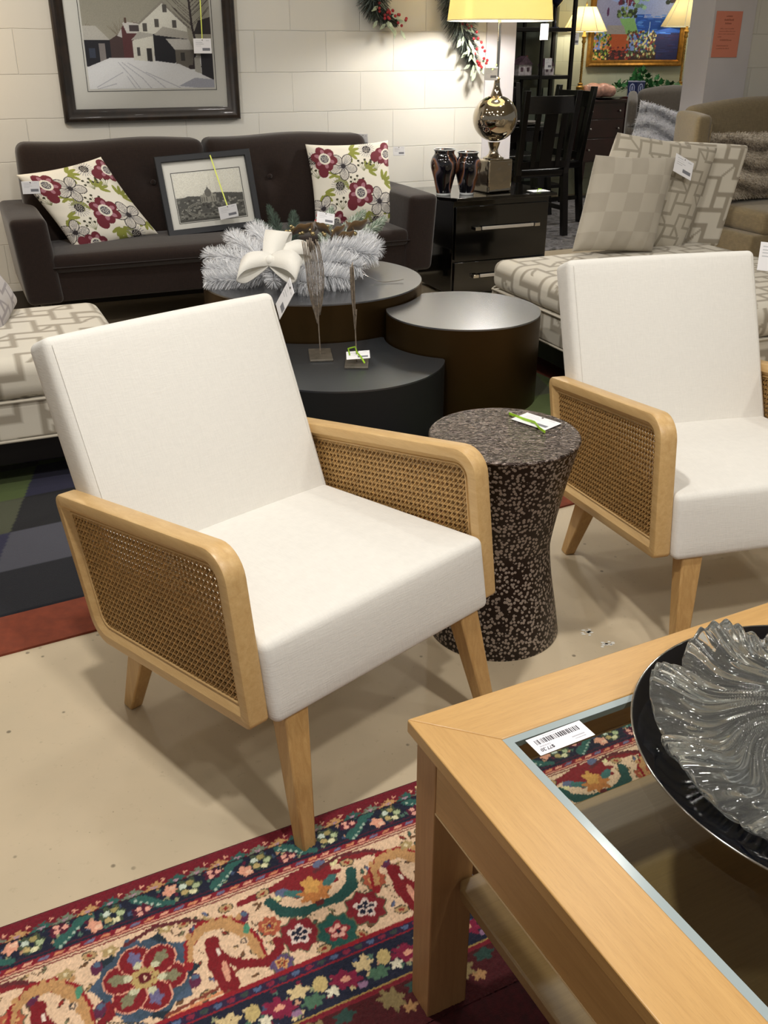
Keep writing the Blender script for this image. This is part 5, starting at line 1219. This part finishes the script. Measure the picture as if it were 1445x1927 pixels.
def fur_pillow(label, loc, rot, w_, h_, T, cols, seed, n=14000, L=.03):
    root = thing('fur_pillow', label, 'pillow', loc, rot=rot); g = np.random.default_rng(seed)
    rr = Raster(w_, h_, .008, cols[0]); vcol('fur_base', .95) if 'fur_base' not in M else None
    rr.img[:] = np.array(lin(cols[0])); bands = np.sin(rr.Y/h_*2*PI*3.2+1.2*np.sin(rr.X*14))
    rr.img[bands > .2] = lin(cols[1]); rr.img[bands < -.75] = lin(cols[2])
    def fn(s, t, sg):
        th = T/2*np.power(np.clip((1-s**4)*(1-t**4), 0, 1), .45); return np.stack([s*w_/2*(1-.05*(1-t**2)), sg*th*(1+.12*np.sin(t*10)), t*h_/2*(1-.05*(1-s**2))], 1)
    s_, t_ = rr.X.ravel()/w_*2-1, 1-rr.Y.ravel()/h_*2; A, B = fn(s_, t_, -1), fn(s_, t_, 1); q = gridquads(rr.nx, rr.ny)[:, ::-1]
    me = fast(np.concatenate([A, B]), np.concatenate([q, q[:, ::-1]+len(A)]), np.concatenate([rr.img.reshape(-1, 3)]*2)); finish('cover', me, 'fur_base', root, smooth=180)
    s_ = g.uniform(-.98, .98, n); t_ = g.uniform(-.98, .98, n); sg = np.where(g.random(n) < .8, -1, 1); P = np.where((sg < 0)[:, None], fn(s_, t_, -1), fn(s_, t_, 1)); e = 1e-2
    Nn = np.stack([s_*.9*np.abs(s_)**2, sg*1., t_*.9*np.abs(t_)**2], 1); d = Nn+.45*g.standard_normal((n, 3))+np.array([.1, 0, -.5]); d /= np.linalg.norm(d, axis=1, keepdims=True)
    sd_ = np.cross(d, g.standard_normal((n, 3))); sd_ /= np.linalg.norm(sd_, axis=1, keepdims=True); T_ = P+d*(L*g.uniform(.6, 1.1, n))[:, None]; V = np.stack([P-sd_*.002, P+sd_*.002, T_+sd_*.0006, T_-sd_*.0006], 1).reshape(-1, 3)
    b = np.sin((1-t_)/2*2*PI*3.2+1.2*np.sin((s_+1)/2*w_*14)); cc = np.array([lin(c) for c in cols]); k = np.where(b > .2, 1, np.where(b < -.75, 2, 0)); C = np.repeat(cc[k]*(1+.12*g.standard_normal((n, 1))), 4, axis=0).clip(0, 1)
    o = finish('fur', fast(V, np.arange(n*4).reshape(n, 4), C), 'fur_base', root, smooth=0); o['kind'] = 'stuff'
fur_pillow('grey-brown banded faux fur pillow on the khaki loveseat', S(2.37, .80, .64), orient(-.1, .3, 0), .56, .40, .17, ('#a59a8a', '#c4baab', '#7d7264'), 3, 9000, .018)
fur_pillow('white mottled fur pillow in the grey wing chair', S(2.80, -.57, .71), orient(-.35, .4, .3), .40, .38, .14, ('#d9dade', '#eeeef2', '#b3b4ba'), 4, 6000, .02)

# ---------------------------------------------------------------- orange notice on the right column
nb = Raster(.215, .27, .0022, '#de8c74'); g = random.Random(2)
def words(y, x0, x1, h_, c='#8d4230'):
    x = x0
    while x < x1: w_ = g.uniform(.004, .009); nb.rect(x, y+g.uniform(0, h_*.3), min(x+w_, x1), y+h_, c, .75); x += w_+.0025
words(.024, .085, .135, .010); words(.043, .072, .150, .012); words(.065, .080, .132, .010)
for y, a, b in ((.098, .045, .16), (.114, .04, .172), (.13, .035, .17), (.146, .035, .065)): words(y, a, b, .006, '#a3563f')
words(.163, .055, .15, .009, '#8d4230'); words(.198, .035, .13, .007, '#a3563f'); words(.214, .035, .14, .006, '#a3563f')
nt = thing('paper_notice', 'orange paper notice taped to the white column at the upper right', 'notice', S(2.782, .016, 1.357), TH)
nt.rotation_euler = (0, 0.0, TH); o = nb.sheet('paper_sheet', 'print', nt); o.modifiers.new('t', 'SOLIDIFY').thickness = .0006

# ---------------------------------------------------------------- price tags
Uu, Nn, Zz = EU, EN, Vector((0, 0, 1))
price_tag('white price tag hanging from the top of the snowy village picture', S(-.705, .045, 1.286), Uu, Zz, .094, .07, ('ribbon_yellow', [S(-.70, .035, 1.70), S(-.698, .037, 1.5), S(-.703, .040, 1.32)]))
price_tag('white price tag on the corner of the tilted left floral pillow', S(-1.70, .62, .70), Uu+Nn*.15, Zz, .078, .056)
price_tag('grey-white price tag on the top right corner of the right floral pillow', S(.185, .57, .785), Uu+Zz*-.02, Zz-Nn*.2, .068, .045)
price_tag('white price tag with a yellow ribbon hanging over the black framed engraving', S(-.79, .665, .545), Uu+Zz*.15, Zz-Uu*.1, .095, .062, ('ribbon_yellow', [S(-.81, .44, .802), S(-.818, .50, .786), S(-.805, .60, .66), S(-.793, .66, .575)]))
price_tag('narrow white price tag at the top right corner of the sofa back', S(.105, .27, .815), Uu*.5+Nn*.5, Zz-Uu*.25, .055, .075)
price_tag('grey price tag with a green ribbon on the neck of the tall lamp', S(.705, .60, 1.155), Uu, Zz-Uu*.05, .082, .062, ('ribbon_green', [S(.76, .56, 1.2), S(.73, .59, 1.185), S(.71, .605, 1.175)]))
price_tag('white tag hanging from the lit drum lamp shade', S(.945, .72, 1.355), Uu*.3+Nn, Zz, .055, .075)
price_tag('white price tag with a green ribbon lying on the nightstand corner', S(1.015, .66, NH+.002), Uu, Nn*-1., .11, .075, ('ribbon_green', [S(.98, .70, NH+.006), S(1.01, .67, NH+.014), S(1.05, .64, NH+.006)]))
price_tag('price tag tucked among the brown leaves of the tinsel wreath', (-.262, 4.38, .60), (1, .2, -.2), (.1, .5, .8), .08, .05)
price_tag('folded white price tag hanging behind the top right corner of the main armchair', (-.228, 2.168, .772), (.30, -1, -.62), (.16, .28, .9), .05, .085)
price_tag('white price tag on the top right corner of the armchair at the right edge', (1.052, 2.625, .777), (1, .1, -.12), (.12, .3, 1), .075, .075)
price_tag('white price tag with a bright green bow lying on the round side table', (.352, 2.072, .5115), (.072, -.074, 0), (.05, .03, 0), .10, .062, ('ribbon_green', [(.295, 2.12, .5125), (.325, 2.075, .515), (.345, 2.05, .517), (.352, 2.02, .514), (.362, 2.0, .5125)]))
price_tag('white price tag with a green ribbon tied to the right wire sculpture', (-.095, 3.345, .285), (1, .05, .06), (0, .95, .3), .085, .05, ('ribbon_green', [(-.125, 3.34, .285), (-.13, 3.34, .31), (-.105, 3.335, .318), (-.098, 3.335, .296), (-.085, 3.325, .285), (-.070, 3.31, .265)]))
price_tag('large white price tag pinned to the patterned cushions of the right chaise', S(1.07, 1.79, .79), Uu-Zz*.45, Zz+Uu*.3-Nn*.4, .12, .085)
price_tag('white tag hanging from the left buffet lamp shade', S(3.10, -2.2, 1.34), Uu, Zz, .07, .09)
price_tag('white tag hanging from the right buffet lamp shade', S(4.38, -2.12, 1.36), Uu+Zz*.4, Zz-Uu*.4, .10, .09)
price_tag('white tag standing by the right village house ornament', S(2.80, -2.13, 1.15), Uu, Zz, .07, .085)
o = [x for x in bpy.data.objects if x.name.startswith('ribbon')]

# ---------------------------------------------------------------- camera
cam = bpy.data.cameras.new('camera'); co_ = bpy.data.objects.new('camera', cam); COL.objects.link(co_)
co_.matrix_world = Matrix.Translation((0, 0, 1.2937)) @ Matrix.Rotation(PI/2-.4565, 4, 'X') @ Matrix.Rotation(.0017, 4, 'Z')
cam.sensor_fit = 'VERTICAL'; cam.sensor_height = 36; cam.lens = 1790.65/1927*36; cam.clip_start = .02
SC.camera = co_

# ---------------------------------------------------------------- light: ceiling spots, ceiling panels and the lamps of the store
def light(kind, loc, energy, color=(1, 1, 1), size=.1, target=None, **k):
    l = bpy.data.lights.new(kind.lower()+'_light', kind); l.energy = energy; l.color = color
    if kind == 'AREA': l.size = size; l.shape = 'RECTANGLE'; l.size_y = k.pop('sy', size)
    else: l.shadow_soft_size = size
    for a, v in k.items(): setattr(l, a, v)
    o = bpy.data.objects.new(kind.lower()+'_light', l); COL.objects.link(o); o.location = loc
    if target is not None: o.rotation_euler = (Vector(target)-Vector(loc)).to_track_quat('-Z', 'Y').to_euler()
    return o
WARM, NEU, COOL = (1, .90, .76), (1, .965, .91), (.86, .92, 1)
light('SPOT', (-.42, 1.20, 2.95), 125, NEU, .07, (.1, 1.9, 0), spot_size=2.0, spot_blend=.6)
light('SPOT', (.9, .2, 2.95), 95, NEU, .08, (.6, 1.6, 0), spot_size=1.9, spot_blend=.6)
light('SPOT', (-1.6, 3.1, 2.95), 85, NEU, .08, (-1.2, 4.4, .3), spot_size=1.9, spot_blend=.6)
for (x, y, e_) in ((-2.3, -.4, 8), (-.6, -1.0, 14), (1.7, -.8, 60), (2.8, 1.0, 38), (-2.2, 1.5, 10), (.9, 3.0, 30), (-.6, 2.9, 26), (-2.6, 3.6, 12), (2.6, 3.2, 26), (1.3, 4.9, 22), (-1.4, 4.6, 12)):
    light('SPOT', (x, y, 3.0), e_, NEU, .09, (x, y, 0), spot_size=2.7, spot_blend=.5)
for (u, v) in ((2.2, -1.2), (3.6, -1.3), (4.6, -1.5)): light('SPOT', S(u, v, 3.0), 34, NEU, .08, S(u, v-.3, 0), spot_size=2.6, spot_blend=.5)
light('POINT', S(.768, .56, NH+.93), 85, (1, .97, .93), .04)
light('POINT', S(3.29, -2.35, 1.48), 6, WARM, .03); light('POINT', S(4.40, -2.35, 1.55), 3.5, WARM, .03)
light('POINT', S(-2.25, .45, 1.42), 9, (1, .72, .40), .06)
wd_ = bpy.data.worlds.new('world'); SC.world = wd_; wd_.use_nodes = True; wd_.node_tree.nodes['Background'].inputs[0].default_value = (.95, .93, .88, 1); wd_.node_tree.nodes['Background'].inputs[1].default_value = .22
SC.view_settings.view_transform = 'Standard'; SC.view_settings.look = 'None'; SC.view_settings.gamma = 1; SC.view_settings.exposure = .2
SC.view_settings.use_curve_mapping = False
SC.cycles.use_denoising = True; SC.cycles.max_bounces = 10; SC.cycles.transparent_max_bounces = 12
